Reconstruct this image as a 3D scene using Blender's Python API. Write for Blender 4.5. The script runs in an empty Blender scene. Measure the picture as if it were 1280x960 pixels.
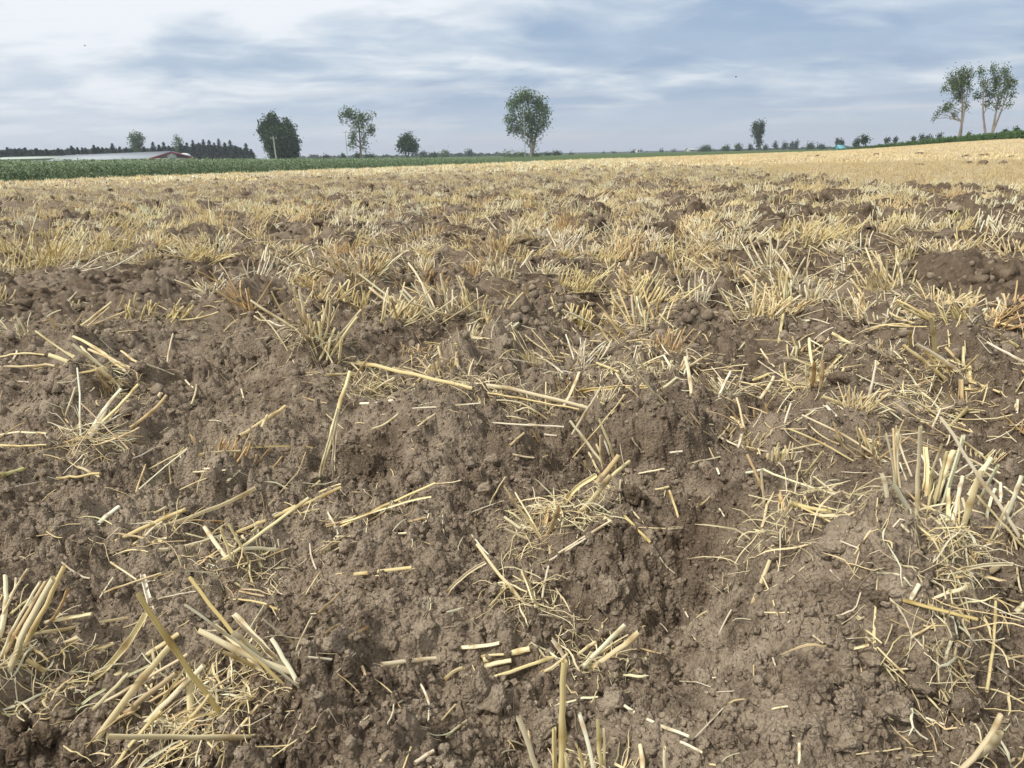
import bpy, math, random
import numpy as np
from mathutils import Vector

random.seed(7)
rng = np.random.default_rng(11)
C = bpy.context.scene.collection
PI = math.pi

# ------------------------------------------------------------------ camera
CAM_H = 0.60
F_PX = 960.0                       # focal length in pixels of a 1280 wide picture
PITCH = math.radians(16.6)
ROLL = math.radians(1.15)
CX, CY = 640.0, 480.0
cam_d = bpy.data.cameras.new("camera")
cam_d.sensor_width = 36.0
cam_d.lens = 36.0 * F_PX / 1280.0
cam_d.clip_start = 0.02
cam_d.clip_end = 12000
cam = bpy.data.objects.new("camera", cam_d)
C.objects.link(cam)
fw = np.array([0, math.cos(PITCH), -math.sin(PITCH)])
rt0 = np.array([1.0, 0, 0])
up0 = np.cross(rt0, fw)
# picture's horizon rises to the right: camera turned clockwise seen from behind is negative roll
rt = math.cos(ROLL) * rt0 - math.sin(ROLL) * up0
up = math.sin(ROLL) * rt0 + math.cos(ROLL) * up0
from mathutils import Matrix
cam.matrix_world = Matrix(((rt[0], up[0], -fw[0], 0), (rt[1], up[1], -fw[1], 0), (rt[2], up[2], -fw[2], CAM_H), (0, 0, 0, 1)))
bpy.context.scene.camera = cam
CAM = np.array([0, 0, CAM_H])

# ------------------------------------------------------------------ light
SUN_EL, SUN_AZ = math.radians(47), math.radians(-122)      # azimuth to the right of straight ahead
SUN_STRENGTH, SKY_GAIN = 3.1, 1.0
sc = bpy.context.scene
sc.view_settings.view_transform = 'Standard'
sc.view_settings.look = 'None'
sc.view_settings.exposure = 0.26
sc.view_settings.gamma = 1.0
sc.cycles.max_bounces = 6
sc.cycles.diffuse_bounces = 3
sc.cycles.glossy_bounces = 2
sc.cycles.transmission_bounces = 3
sc.cycles.volume_bounces = 0
sc.cycles.transparent_max_bounces = 4
sd = bpy.data.lights.new("sun", 'SUN')
sd.energy = SUN_STRENGTH
sd.angle = math.radians(11)
sd.color = (1.0, 0.95, 0.88)
so = bpy.data.objects.new("sun", sd)
C.objects.link(so)
sdir = Vector((math.sin(SUN_AZ) * math.cos(SUN_EL), math.cos(SUN_AZ) * math.cos(SUN_EL), math.sin(SUN_EL)))
so.rotation_euler = sdir.to_track_quat('Z', 'Y').to_euler()

w = bpy.data.worlds.new("World")
sc.world = w
w.use_nodes = True
nt = w.node_tree
nt.nodes.clear()


class NT:
    def __init__(s, tree):
        s.t = tree

    def n(s, typ, **kw):
        nd = s.t.nodes.new(typ)
        for k, v in kw.items():
            if k == 'inp':
                for a, b in v.items():
                    if isinstance(b, bpy.types.NodeSocket):
                        s.t.links.new(b, nd.inputs[a])
                    else:
                        nd.inputs[a].default_value = b
            else:
                setattr(nd, k, v)
        return nd

    def math(s, op, a, b=None, clamp=False):
        nd = s.n('ShaderNodeMath', operation=op, use_clamp=clamp)
        for i, v in enumerate((a, b)):
            if v is None:
                continue
            if isinstance(v, bpy.types.NodeSocket):
                s.t.links.new(v, nd.inputs[i])
            else:
                nd.inputs[i].default_value = v
        return nd.outputs[0]

    def mix(s, fac, a, b, blend='MIX'):
        nd = s.n('ShaderNodeMix', data_type='RGBA', blend_type=blend)
        for i, v in ((0, fac), (6, a), (7, b)):
            if isinstance(v, bpy.types.NodeSocket):
                s.t.links.new(v, nd.inputs[i])
            else:
                nd.inputs[i].default_value = v if i == 0 else (*v, 1.0)[:4]
        return nd.outputs[2]

    def smooth(s, v, lo, hi, a=0.0, b=1.0):
        nd = s.n('ShaderNodeMapRange', interpolation_type='SMOOTHSTEP')
        s.t.links.new(v, nd.inputs[0])
        for i, x in ((1, lo), (2, hi), (3, a), (4, b)):
            nd.inputs[i].default_value = x
        return nd.outputs[0]

    def noise(s, vec, scale, detail=4, rough=0.5, dist=0.0, lac=2.0):
        nd = s.n('ShaderNodeTexNoise')
        s.t.links.new(vec, nd.inputs['Vector'])
        nd.inputs['Scale'].default_value = scale
        nd.inputs['Detail'].default_value = detail
        nd.inputs['Roughness'].default_value = rough
        nd.inputs['Distortion'].default_value = dist
        nd.inputs['Lacunarity'].default_value = lac
        return nd


N = NT(nt)
tc = N.n('ShaderNodeTexCoord')
sky = N.n('ShaderNodeTexSky', sky_type='NISHITA', sun_disc=False, sun_elevation=SUN_EL, sun_rotation=SUN_AZ)
sky.air_density = 1.0
sky.dust_density = 1.5
bg_sky = N.n('ShaderNodeBackground', inp={'Color': sky.outputs[0], 'Strength': 0.10})
sep = N.n('ShaderNodeSeparateXYZ', inp={0: tc.outputs['Generated']})
zc = N.math('MAXIMUM', sep.outputs[2], 0.0)
inv = N.math('DIVIDE', 1.0, N.math('ADD', zc, 0.15))
comb = N.n('ShaderNodeCombineXYZ', inp={0: N.math('MULTIPLY', sep.outputs[0], inv), 1: N.math('MULTIPLY', sep.outputs[1], inv), 2: 0.0})
# cloud deck seen in perspective
mp = N.n('ShaderNodeMapping', inp={0: comb.outputs[0]})
mp.inputs['Rotation'].default_value = (0, 0, math.radians(-14))
mp.inputs['Scale'].default_value = (0.80, 1.0, 1)
mp.inputs['Location'].default_value = (3.1, 1.7, 0)
n1 = N.noise(mp.outputs[0], 1.0, 7, 0.55, 0.35)
n2 = N.noise(mp.outputs[0], 3.0, 6, 0.55, 0.6)
n3 = N.noise(mp.outputs[0], 0.23, 3, 0.5, 0.2)
dn = N.math('ADD', N.math('MULTIPLY', n1.outputs[0], 0.62), N.math('MULTIPLY', n2.outputs[0], 0.30))
dn = N.math('ADD', dn, N.math('MULTIPLY', n3.outputs[0], 0.45))      # about 0.68 in the mean
dn = N.math('ADD', N.math('MULTIPLY', N.math('SUBTRACT', dn, 0.685), 1.5), 0.685)
# thinner towards the right, thicker overhead
cov = N.math('ADD', dn, N.math('MULTIPLY', sep.outputs[0], -0.18))
cov = N.math('ADD', cov, N.math('MULTIPLY', zc, 0.85))
low = N.math('SUBTRACT', 1.0, N.smooth(zc, 0.0, 0.12))
cov = N.math('ADD', cov, N.math('MULTIPLY', low, 0.06))
thick = N.smooth(cov, 0.56, 0.80)
body = N.mix(thick, (0.29, 0.395, 0.55), (0.53, 0.61, 0.70))
white = N.smooth(cov, 0.72, 0.94)
body = N.mix(white, body, (0.80, 0.83, 0.865))
# grey undersides of the thicker lumps
und = N.noise(mp.outputs[0], 1.1, 5, 0.55, 0.4)
body = N.mix(N.math('MULTIPLY', N.smooth(und.outputs[0], 0.50, 0.66), 0.55), body, (0.36, 0.465, 0.60))
# pale band over the horizon
body = N.mix(N.math('MULTIPLY', N.math('SUBTRACT', 1.0, N.smooth(zc, 0.0, 0.085)), 0.80), body, (0.60, 0.665, 0.75))
strk = N.noise(N.n('ShaderNodeMapping', inp={0: tc.outputs['Generated'], 3: (3.0, 3.0, 75.0)}).outputs[0], 1.0, 4, 0.5, 0.3)
band = N.math('MULTIPLY', N.smooth(strk.outputs[0], 0.52, 0.70), N.math('SUBTRACT', 1.0, N.smooth(zc, 0.035, 0.12)))
body = N.mix(N.math('MULTIPLY', band, 0.7), body, (0.68, 0.68, 0.715))
body = N.mix(N.smooth(sep.outputs[2], 0.22, 0.55), body, (0.84, 0.83, 0.82))
top = N.smooth(sep.outputs[2], 0.25, 0.9, 1.0, 0.95)
bg_cl = N.n('ShaderNodeBackground', inp={'Color': body, 'Strength': N.math('MULTIPLY', top, SKY_GAIN)})
mx = N.n('ShaderNodeMixShader', inp={0: 0.93, 1: bg_sky.outputs[0], 2: bg_cl.outputs[0]})
N.n('ShaderNodeOutputWorld', inp={0: mx.outputs[0]})


# ------------------------------------------------------------------ small tools
def tag(o, label=None, cat=None, group=None, kind=None):
    if label: o['label'] = label
    if cat: o['category'] = cat
    if group: o['group'] = group
    if kind: o['kind'] = kind
    return o


def empty(name, loc):
    o = bpy.data.objects.new(name, None)
    o.empty_display_size = 0.05
    C.objects.link(o)
    o.location = [float(v) for v in loc]
    return o


def mesh_obj(name, V, F, mat, parent=None, smooth=True, attrs=None, F2=None):
    """V (n,3), F (m,4) or (m,3), optional second face array of the other size."""
    V = np.asarray(V, np.float32).copy()
    if parent is not None:
        V -= np.array(parent.location, np.float32)
    me = bpy.data.meshes.new(name)
    fs = [np.asarray(F, np.int32)] + ([np.asarray(F2, np.int32)] if F2 is not None and len(F2) else [])
    me.vertices.add(len(V))
    me.vertices.foreach_set('co', V.ravel())
    loops = np.concatenate([f.ravel() for f in fs])
    me.loops.add(len(loops))
    me.loops.foreach_set('vertex_index', loops)
    tot = np.concatenate([np.full(len(f), f.shape[1], np.int32) for f in fs])
    st = np.concatenate([[0], np.cumsum(tot)[:-1]]).astype(np.int32)
    me.polygons.add(len(tot))
    me.polygons.foreach_set('loop_start', st)
    me.polygons.foreach_set('loop_total', tot)
    if smooth:
        me.polygons.foreach_set('use_smooth', np.ones(len(tot), bool))
    for k, a in (attrs or {}).items():
        a = np.asarray(a, np.float32)
        if a.ndim == 1:
            at = me.attributes.new(k, 'FLOAT', 'POINT')
            at.data.foreach_set('value', a)
        else:
            if a.shape[1] == 3:
                a = np.concatenate([a, np.ones((len(a), 1), np.float32)], 1)
            at = me.attributes.new(k, 'FLOAT_COLOR', 'POINT')
            at.data.foreach_set('color', a.ravel())
    me.update()
    me.materials.append(mat)
    o = bpy.data.objects.new(name, me)
    C.objects.link(o)
    if parent is not None:
        o.parent = parent
    return o


def ray(px, py):
    px = np.asarray(px, float); py = np.asarray(py, float)
    d = fw + ((px - CX) / F_PX)[..., None] * rt + (-(py - CY) / F_PX)[..., None] * up
    return d / np.linalg.norm(d, axis=-1, keepdims=True)


def at_depth(px, py, D):
    """point on the pixel's ray at horizontal distance D"""
    d = ray(px, py)
    return CAM + d * (np.asarray(D) / np.hypot(d[..., 0], d[..., 1]))[..., None]


def project(P):
    q = np.asarray(P, float) - CAM
    z = q @ fw
    return CX + F_PX * (q @ rt) / z, CY - F_PX * (q @ up) / z


# ------------------------------------------------------------------ noise
def h2(ix, iy, seed):
    a = (ix.astype(np.int64) * 374761393 + iy.astype(np.int64) * 668265263 + seed * 974634777) & 0xFFFFFFFF
    a = ((a ^ (a >> 13)) * 1274126177) & 0xFFFFFFFF
    a = ((a ^ (a >> 16)) * 2246822519) & 0xFFFFFFFF
    a ^= a >> 15
    return (a & 0xFFFFFF).astype(np.float32) / np.float32(0xFFFFFF)


def vnoise(x, y, seed=0):
    ix = np.floor(x); iy = np.floor(y)
    fx = x - ix; fy = y - iy
    ux = fx * fx * (3 - 2 * fx); uy = fy * fy * (3 - 2 * fy)
    def g(dx, dy):
        a = h2(ix + dx, iy + dy, seed) * (2 * np.pi)
        return np.cos(a) * (fx - dx) + np.sin(a) * (fy - dy)
    n = (g(0, 0) * (1 - ux) + g(1, 0) * ux) * (1 - uy) + (g(0, 1) * (1 - ux) + g(1, 1) * ux) * uy
    return n * 1.4


def fbm(x, y, seed, octs=3, gain=0.5):
    s = 0; a = 1
    for i in range(octs):
        s = s + a * vnoise(x, y, seed + 17 * i)
        x = x * 2.03; y = y * 2.03; a *= gain
    return s


def worley(x, y, seed):
    """F1, F2 and the nearest cell's random value"""
    ix = np.floor(x); iy = np.floor(y)
    f1 = np.full(x.shape, 9.0, np.float32); f2 = f1.copy(); r = np.zeros(x.shape, np.float32); tl = r.copy()
    for dx in (-1, 0, 1):
        for dy in (-1, 0, 1):
            cx = ix + dx; cy = iy + dy
            px = cx + h2(cx, cy, seed); py = cy + h2(cx, cy, seed + 1)
            d = np.hypot(px - x, py - y).astype(np.float32)
            rr = h2(cx, cy, seed + 2)
            m = d < f1
            f2 = np.where(m, f1, np.minimum(f2, d))
            r = np.where(m, rr, r)
            th = rr * np.float32(91.7)
            tl = np.where(m, (px - x) * np.cos(th) + (py - y) * np.sin(th), tl)
            f1 = np.where(m, d, f1)
    return f1, f2, r, tl


def sstep(a, b, v):
    t = np.clip((v - a) / (b - a), 0, 1)
    return t * t * (3 - 2 * t)


# ------------------------------------------------------------------ terrain
def macro(x, y):
    """the lie of the land, without clods"""
    z = 0.35 * np.tanh(0.0085 * x / 0.35)
    # the field climbs a little at the far right
    az_ = np.arctan2(x, y)
    z = z + 1.05 * sstep(40, 125, np.hypot(x, y)) * sstep(math.radians(21), math.radians(34), az_) * sstep(math.radians(100), math.radians(60), az_)
    return z


def on_macro(px, py):
    d = ray(px, py)
    s = np.geomspace(0.3, 6000, 4000)
    P = CAM + d[..., None, :] * s[:, None]
    below = P[..., 2] < macro(P[..., 0], P[..., 1])
    i = np.argmax(below, axis=-1)
    return np.take_along_axis(P, i[..., None, None].repeat(3, -1), axis=-2)[..., 0, :]


def line_through(a, b):
    p = on_macro(np.array([a[0], b[0]]), np.array([a[1], b[1]]))[:, :2]
    d = (p[1] - p[0]) / np.linalg.norm(p[1] - p[0])
    return p[0], d


E0, ED = line_through((0, 228), (600, 205.2))         # where the left crop begins
B0, BD = line_through((1280, 240), (900, 209))        # where the ploughing ends at the right
print('edge', E0, ED, 'bound', B0, BD)


def side(x, y, p, d):
    """signed distance from a line, positive on its left"""
    return d[0] * (y - p[1]) - d[1] * (x - p[0])


FUR = np.array([math.sin(math.radians(9)), math.cos(math.radians(9))])   # ploughing direction
BUMPS = [  # px, py, radius m, height m, stretch along the view
    (632, 440, .17, .060), (520, 560, .16, .045), (600, 590, .13, .03), (790, 660, .13, .050), (760, 740, .10, .035),
    (950, 690, .14, .075), (1010, 790, .14, .070), (900, 650, .12, .03), (1080, 880, .14, .04), (1230, 560, .16, -.05),
    (720, 560, .14, -.045), (650, 480, .10, -.02), (860, 760, .09, -.075), (868, 690, .08, -.065), (850, 840, .09, -.04),
    (250, 560, .14, -.03), (300, 470, .22, .03), (60, 640, .18, .03), (100, 690, .16, .015), (460, 760, .14, .04),
    (400, 860, .10, .035), (60, 920, .10, .045), (640, 900, .08, -.035), (330, 590, .12, .02), (450, 600, .10, -.03),
    (200, 360, .5, .03), (1115, 268, .35, .10), (1033, 250, .4, .10), (1263, 345, .3, .06), (1170, 282, .4, .08),
    (1010, 455, .15, -.03), (1050, 470, .12, .035), (1120, 470, .15, .03), (940, 250, .4, .07), (620, 300, .25, .06),
    (1140, 395, .22, .04), (560, 250, .5, .06), (1230, 470, .12, .03), (785, 240, .5, .07), (290, 245, .5, .06),
    (160, 262, .5, .06), (375, 270, .4, .06), (1200, 720, .10, .03), (1150, 640, .12, .02), (560, 800, .10, .02),
]
bp = on_macro(np.array([b[0] for b in BUMPS], float), np.array([b[1] for b in BUMPS], float))


def clods(x, y, cell, seed, amp, cover, *_):
    wx = fbm(x * 1.3 / cell, y * 1.3 / cell, seed + 7, 2); wy = fbm(x * 1.3 / cell + 31, y * 1.3 / cell, seed + 8, 2)
    f1, f2, r, tl = worley(x / cell + wx * .30, y / cell + wy * .30, seed)
    size = np.clip((r - (1 - cover)) / cover, 0, 1)
    rad = 0.38 + 0.34 * ((r * 37.3) % 1.0)
    dome = np.clip(1 - (f1 / rad) ** 2, 0, 1) ** 0.75
    crack = sstep(-0.05, 0.30, f2 - f1)
    return amp * dome * crack * (0.2 + size * 1.1) * np.clip(1 + .9 * tl, .3, 1.6) * (r > 1 - cover)


def plough_mask(x, y):
    edge = side(x, y, E0, ED)                       # positive is in the crop
    bd = side(x, y, B0, BD) + 1.2 * vnoise(x * .35, y * .35, 5)      # positive is ploughed
    return sstep(-0.3, 0.8, bd), sstep(0.6, -0.2, edge)


def relief(x, y, sp):
    """height of the field with clods; sp = local grid spacing, used to drop unresolved detail"""
    z = macro(x, y)
    pm, fm = plough_mask(x, y)
    D = np.hypot(x, y)
    near = D < 140
    xs, ys, s, m = x[near], y[near], sp[near], (pm * fm)[near]
    wx = wy = 0
    u = xs * FUR[1] - ys * FUR[0]
    h = 0.040 * np.sin((u + 0.06 * fbm(xs * 1.1, ys * 1.1, 71, 2)) * 2 * np.pi / 0.47) * (0.6 + 0.6 * vnoise(xs * .8, ys * .5, 3))
    h = h + 0.045 * fbm(xs * 1.3, ys * 1.3, 91, 3) + .014 * fbm(xs * 8, ys * 8, 95, 3, .55) * np.clip(.12 / (2.2 * s), 0, 1)
    rough = 0.75 + 0.5 * vnoise(xs * 1.9, ys * 1.9, 12)
    def res(cell):
        return np.clip(cell / (2.2 * s) - 0.35, 0, 1)
    k = clods(xs, ys, .34, 101, .082, .42, wx * .35, wy * .35) * res(.34)
    k += clods(xs, ys, .16, 111, .034, .50, wx * .6, wy * .6) * res(.16)
    k += clods(xs, ys, .075, 121, .024, .60, wx * .8, wy * .8) * res(.075)
    h = h + k * rough * 1.15
    q = D[near] < 14
    a, b, sq = xs[q], ys[q], s[q]
    wx2 = wy2 = np.zeros(1)
    def resq(cell):
        return np.clip(cell / (2.0 * sq) - 0.4, 0, 1)
    rq = np.clip(rough[q] + 0.1, .3, 1.3)
    e = clods(a, b, .036, 141, .0155, .75, wx2, wy2) * resq(.036)
    e = e + 0.010 * fbm(a * 26, b * 26, 161, 4, .6) * resq(.02)
    q2 = D[near][q] < 5
    a2, b2, s2 = a[q2], b[q2], sq[q2]
    r2 = np.clip(.017 / (2.0 * s2) - .4, 0, 1)
    e2 = clods(a2, b2, .017, 171, .0105, .85) * r2
    e2 += clods(a2, b2, .0085, 181, .0056, .9) * np.clip(.0085 / (1.7 * s2) - .4, 0, 1)
    e[q2] += e2
    h[q] += e * rq
    flat = 0.008 * fbm(xs * 2, ys * 2, 33, 2)
    zz = z[near] + h * m + flat * (1 - m)
    gx = np.zeros_like(zz)
    for (bx, by, _), (_, _, r, hh) in zip(bp, BUMPS):
        d2 = ((xs - bx) ** 2 + (ys - by) ** 2) / (r * r)
        j = d2 < 9
        gx[j] += hh * np.exp(-d2[j] * 1.2)
    z[near] = zz + gx
    return z


# polar sheet: fine inside the view, coarse behind it
a_f = np.radians(np.linspace(-41, 41, 1040))
a_c = np.radians(np.linspace(41, 319, 60))[1:-1]
AZ = np.concatenate([a_f, a_c])
rads = [0.30]
while rads[-1] < 3400:
    r_ = rads[-1]
    if r_ < 2.2: k_ = 0.0020
    elif r_ < 5: k_ = 0.0026
    elif r_ < 30: k_ = 0.0042
    elif r_ < 140: k_ = 0.009
    else: k_ = 0.03
    rads.append(r_ * (1 + k_))
RR = np.array(rads)
print('grid', len(AZ), len(RR))
A2, R2 = np.meshgrid(AZ, RR)
X = (np.sin(A2) * R2); Y = (np.cos(A2) * R2)
SP = np.maximum(np.gradient(RR)[:, None], (R2 * np.radians(82 / 1040)))
Z = relief(X.ravel(), Y.ravel(), SP.ravel()).reshape(X.shape)
NF = len(a_f)
LR = np.log(RR)


def ground(x, y):
    """height of the built sheet by interpolation (inside the view sector)"""
    x = np.asarray(x, float); y = np.asarray(y, float)
    r = np.clip(np.hypot(x, y), RR[0], RR[-1] * .999)
    a = np.arctan2(x, y)
    fi = np.interp(np.log(r), LR, np.arange(len(RR)))
    fa = np.clip((a - a_f[0]) / (a_f[-1] - a_f[0]) * (NF - 1), 0, NF - 1.001)
    i = np.minimum(fi.astype(int), len(RR) - 2); j = fa.astype(int)
    u = fi - i; v = fa - j
    return (Z[i, j] * (1 - u) + Z[i + 1, j] * u) * (1 - v) + (Z[i, j + 1] * (1 - u) + Z[i + 1, j + 1] * u) * v


STEPS = np.geomspace(0.45, 400, 2600)


def on_ground(px, py):
    px = np.atleast_1d(np.asarray(px, float)); py = np.atleast_1d(np.asarray(py, float))
    d = ray(px, py)
    P = CAM + d[:, None, :] * STEPS[:, None]
    below = P[..., 2] < ground(P[..., 0], P[..., 1])
    i = np.argmax(below, axis=1)
    return P[np.arange(len(px)), i]


# ------------------------------------------------------------------ materials
def new_mat(name):
    m = bpy.data.materials.new(name)
    m.use_nodes = True
    m.node_tree.nodes.clear()
    return m, NT(m.node_tree)


def finish(T, shader):
    T.n('ShaderNodeOutputMaterial', inp={0: shader})


def attr(T, name):
    return T.n('ShaderNodeAttribute', attribute_name=name)


def soil_mat(name, field=False, wet=1.0):
    m, T = new_mat(name)
    pos = T.n('ShaderNodeNewGeometry').outputs['Position']
    nl = T.noise(pos, 2.3, 4, .55)
    nm = T.noise(pos, 21, 5, .6)
    nf = T.noise(pos, 260, 3, .65)
    c = T.mix(T.smooth(nl.outputs[0], .35, .65), (0.208, 0.160, 0.112), (0.315, 0.254, 0.184))
    c = T.mix(T.smooth(nm.outputs[0], .42, .68), c, (0.375, 0.308, 0.226))
    c = T.mix(T.math('MULTIPLY', T.smooth(nm.outputs[0], .50, .30), .7), c, (0.094, 0.071, 0.050))
    c = T.mix(T.math('MULTIPLY', T.smooth(nf.outputs[0], .52, .72), .6), c, (0.42, 0.352, 0.265))
    c = T.mix(T.math('MULTIPLY', T.smooth(nf.outputs[0], .47, .30), .5), c, (0.080, 0.058, 0.041))
    if wet != 1.0:
        c = T.mix(1.0, c, (wet, wet * .95, wet * .9), 'MULTIPLY')
    if field:
        wt = attr(T, 'moist').outputs['Fac']  # moist patches together with the set darker spots
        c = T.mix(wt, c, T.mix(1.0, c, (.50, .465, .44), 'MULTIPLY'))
        st = attr(T, 'straw').outputs['Fac']
        ns = T.noise(pos, 5.0, 5, .7)
        ns2 = T.noise(pos, 70.0, 3, .7)
        sc_ = T.mix(T.smooth(ns.outputs[0], .35, .65), (0.43, 0.35, 0.22), (0.53, 0.44, 0.285))
        sc_ = T.mix(T.math('MULTIPLY', T.smooth(ns2.outputs[0], .5, .35), .6), sc_, (0.24, 0.17, 0.095))
        c = T.mix(st, c, sc_)
        gr = attr(T, 'green').outputs['Fac']
        c = T.mix(gr, c, T.mix(T.smooth(ns.outputs[0], .35, .65), (0.055, 0.095, 0.035), (0.09, 0.13, 0.05)))
    v1 = T.n('ShaderNodeTexVoronoi', inp={'Vector': pos, 'Scale': 210.0})
    b = T.math('ADD', T.math('MULTIPLY', v1.outputs['Distance'], -.8), T.math('MULTIPLY', nf.outputs[0], 1.0))
    n5 = T.noise(pos, 700, 2, .6)
    b = T.math('ADD', b, T.math('MULTIPLY', n5.outputs[0], .35))
    bump = T.n('ShaderNodeBump', inp={'Height': b, 'Strength': 1.0, 'Distance': 0.0045})
    p = T.n('ShaderNodeBsdfPrincipled', inp={'Base Color': c, 'Roughness': 0.93, 'Normal': bump.outputs[0]})
    p.inputs['Specular IOR Level'].default_value = 0.15
    finish(T, p.outputs[0])
    return m


def straw_mat(name, translucent=.18, rough=.5):
    m, T = new_mat(name)
    col = attr(T, 'col').outputs['Color']
    suv = attr(T, 'suv').outputs['Color']
    mp_ = T.n('ShaderNodeMapping', inp={0: suv, 3: (26.0, 1.2, 1.0)})
    ns = T.noise(mp_.outputs[0], 1.0, 3, .6)
    sp = T.noise(T.n('ShaderNodeMapping', inp={0: suv, 3: (5.0, 30.0, 1.0)}).outputs[0], 1.0, 3, .6)
    c = T.mix(T.math('MULTIPLY', T.smooth(ns.outputs[0], .4, .68), .30), col, T.mix(.5, col, (0.30, 0.20, 0.085)))
    c = T.mix(T.math('MULTIPLY', T.smooth(sp.outputs[0], .60, .75), .35), c, (0.25, 0.17, 0.09))
    bump = T.n('ShaderNodeBump', inp={'Height': ns.outputs[0], 'Strength': 0.5, 'Distance': 0.0008})
    p = T.n('ShaderNodeBsdfPrincipled', inp={'Base Color': c, 'Roughness': rough, 'Normal': bump.outputs[0]})
    p.inputs['Specular IOR Level'].default_value = 0.35
    tr = T.n('ShaderNodeBsdfTranslucent', inp={0: c})
    mxs = T.n('ShaderNodeMixShader', inp={0: translucent, 1: p.outputs[0], 2: tr.outputs[0]})
    finish(T, mxs.outputs[0])
    return m


def leaf_mat(name, a, b, scale=1.0, trans=.25):
    m, T = new_mat(name)
    pos = T.n('ShaderNodeNewGeometry').outputs['Position']
    n = T.noise(pos, scale, 3, .6)
    oi = T.n('ShaderNodeNewGeometry').outputs['Random Per Island']
    c = T.mix(T.smooth(n.outputs[0], .35, .65), a, b)
    c = T.mix(T.math('MULTIPLY', oi, .5), c, tuple(v * 1.5 for v in b))
    p = T.n('ShaderNodeBsdfPrincipled', inp={'Base Color': c, 'Roughness': .6})
    p.inputs['Specular IOR Level'].default_value = 0.12
    tr = T.n('ShaderNodeBsdfTranslucent', inp={0: c})
    finish(T, T.n('ShaderNodeMixShader', inp={0: trans, 1: p.outputs[0], 2: tr.outputs[0]}).outputs[0])
    return m


def plain_mat(name, a, b=None, scale=3.0, rough=.8, stretch=(1, 1, 1), metal=0.0):
    m, T = new_mat(name)
    tcn = T.n('ShaderNodeTexCoord').outputs['Object']
    n = T.noise(T.n('ShaderNodeMapping', inp={0: tcn, 3: stretch}).outputs[0], scale, 5, .6)
    c = T.mix(T.smooth(n.outputs[0], .35, .65), a, b or tuple(v * .75 for v in a))
    bump = T.n('ShaderNodeBump', inp={'Height': n.outputs[0], 'Strength': .4, 'Distance': .02})
    p = T.n('ShaderNodeBsdfPrincipled', inp={'Base Color': c, 'Roughness': rough, 'Metallic': metal, 'Normal': bump.outputs[0]})
    p.inputs['Specular IOR Level'].default_value = 0.15
    finish(T, p.outputs[0])
    return m


M_FIELD = soil_mat('field_soil', True)
M_SOIL = soil_mat('clod_soil')
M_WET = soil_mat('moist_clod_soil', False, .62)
M_STRAW = straw_mat('straw')
M_BARK = plain_mat('bark', (.13, .105, .085), (.22, .19, .16), 4, .9, (1, 1, .25))
M_BARKP = plain_mat('pale_bark', (.30, .27, .23), (.17, .15, .125), 4, .9, (1, 1, .25))

# ground object
gidx = np.arange(X.size).reshape(X.shape)
q00 = gidx[:-1]; q10 = gidx[1:]
F = np.stack([q00, np.roll(q00, -1, 1), np.roll(q10, -1, 1), q10], -1).reshape(-1, 4)[:, ::-1]
cen = X.size
V = np.stack([X.ravel(), Y.ravel(), Z.ravel()], 1)
V = np.concatenate([V, [[0, 0, float(Z[0].mean())]]])
Ft = np.stack([gidx[0], np.roll(gidx[0], -1), np.full(len(AZ), cen)], 1)[:, ::-1]
pm, fm = plough_mask(X.ravel(), Y.ravel())
Dg = np.hypot(X.ravel(), Y.ravel())
far_cov = sstep(9, 40, Dg) * .62
far_cov = sstep(9, 45, Dg) * (.30 + .5 * sstep(-.45, .25, fbm(X.ravel() * 1.3, Y.ravel() * 1.3, 201, 3, .6)) + .15 * sstep(30, 80, Dg))
straw = np.clip((1 - pm) * .92 + pm * far_cov, 0, 1) * fm
green = (1 - fm) + 0.0
rside = sstep(420, 500, Dg)
straw = np.append(straw * (1 - rside), 0); green = np.append(np.clip(green + rside, 0, 1), 0)
# freshly turned moist soil, mostly on the right; darker tone from mid-field outward
soil_darken = .02 + .45 * sstep(1.9, 3.6, np.hypot(X.ravel(), Y.ravel())) + .70 * sstep(-.5, .55, fbm(X.ravel() * 1.7, Y.ravel() * 1.7, 401, 4, .6) + .55 * np.tanh(X.ravel() * .9 / (.6 + .25 * Dg)))
dark_spots = [(632, 430, .20), (1230, 560, .22), (470, 575, .12), (720, 560, .14), (1110, 395, .28), (1115, 262, .6), (1033, 250, .6), (60, 920, .14), (870, 720, .10), (1263, 330, .4), (1000, 470, .2), (790, 600, .1)]  # set spots of darker soil on hollows, mounds and clods
wp_ = on_macro(np.array([q[0] for q in dark_spots], float), np.array([q[1] for q in dark_spots], float))
for (qx_, qy_, _), (_, _, r_) in zip(wp_, dark_spots):
    soil_darken = np.maximum(soil_darken, np.exp(-((X.ravel() - qx_) ** 2 + (Y.ravel() - qy_) ** 2) / r_ ** 2) * (.9 + .3 * vnoise(X.ravel() * 9, Y.ravel() * 9, 77)))
soil_darken = np.append(np.clip(soil_darken, 0, 1), .3)
g_obj = mesh_obj('field_ground', V, F, M_FIELD, attrs={'straw': straw, 'green': green, 'moist': soil_darken}, F2=Ft)
g_obj['kind'] = 'structure'
tag(g_obj, 'ploughed brown soil field with furrows and clods reaching the horizon')
del V, F, A2


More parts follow.
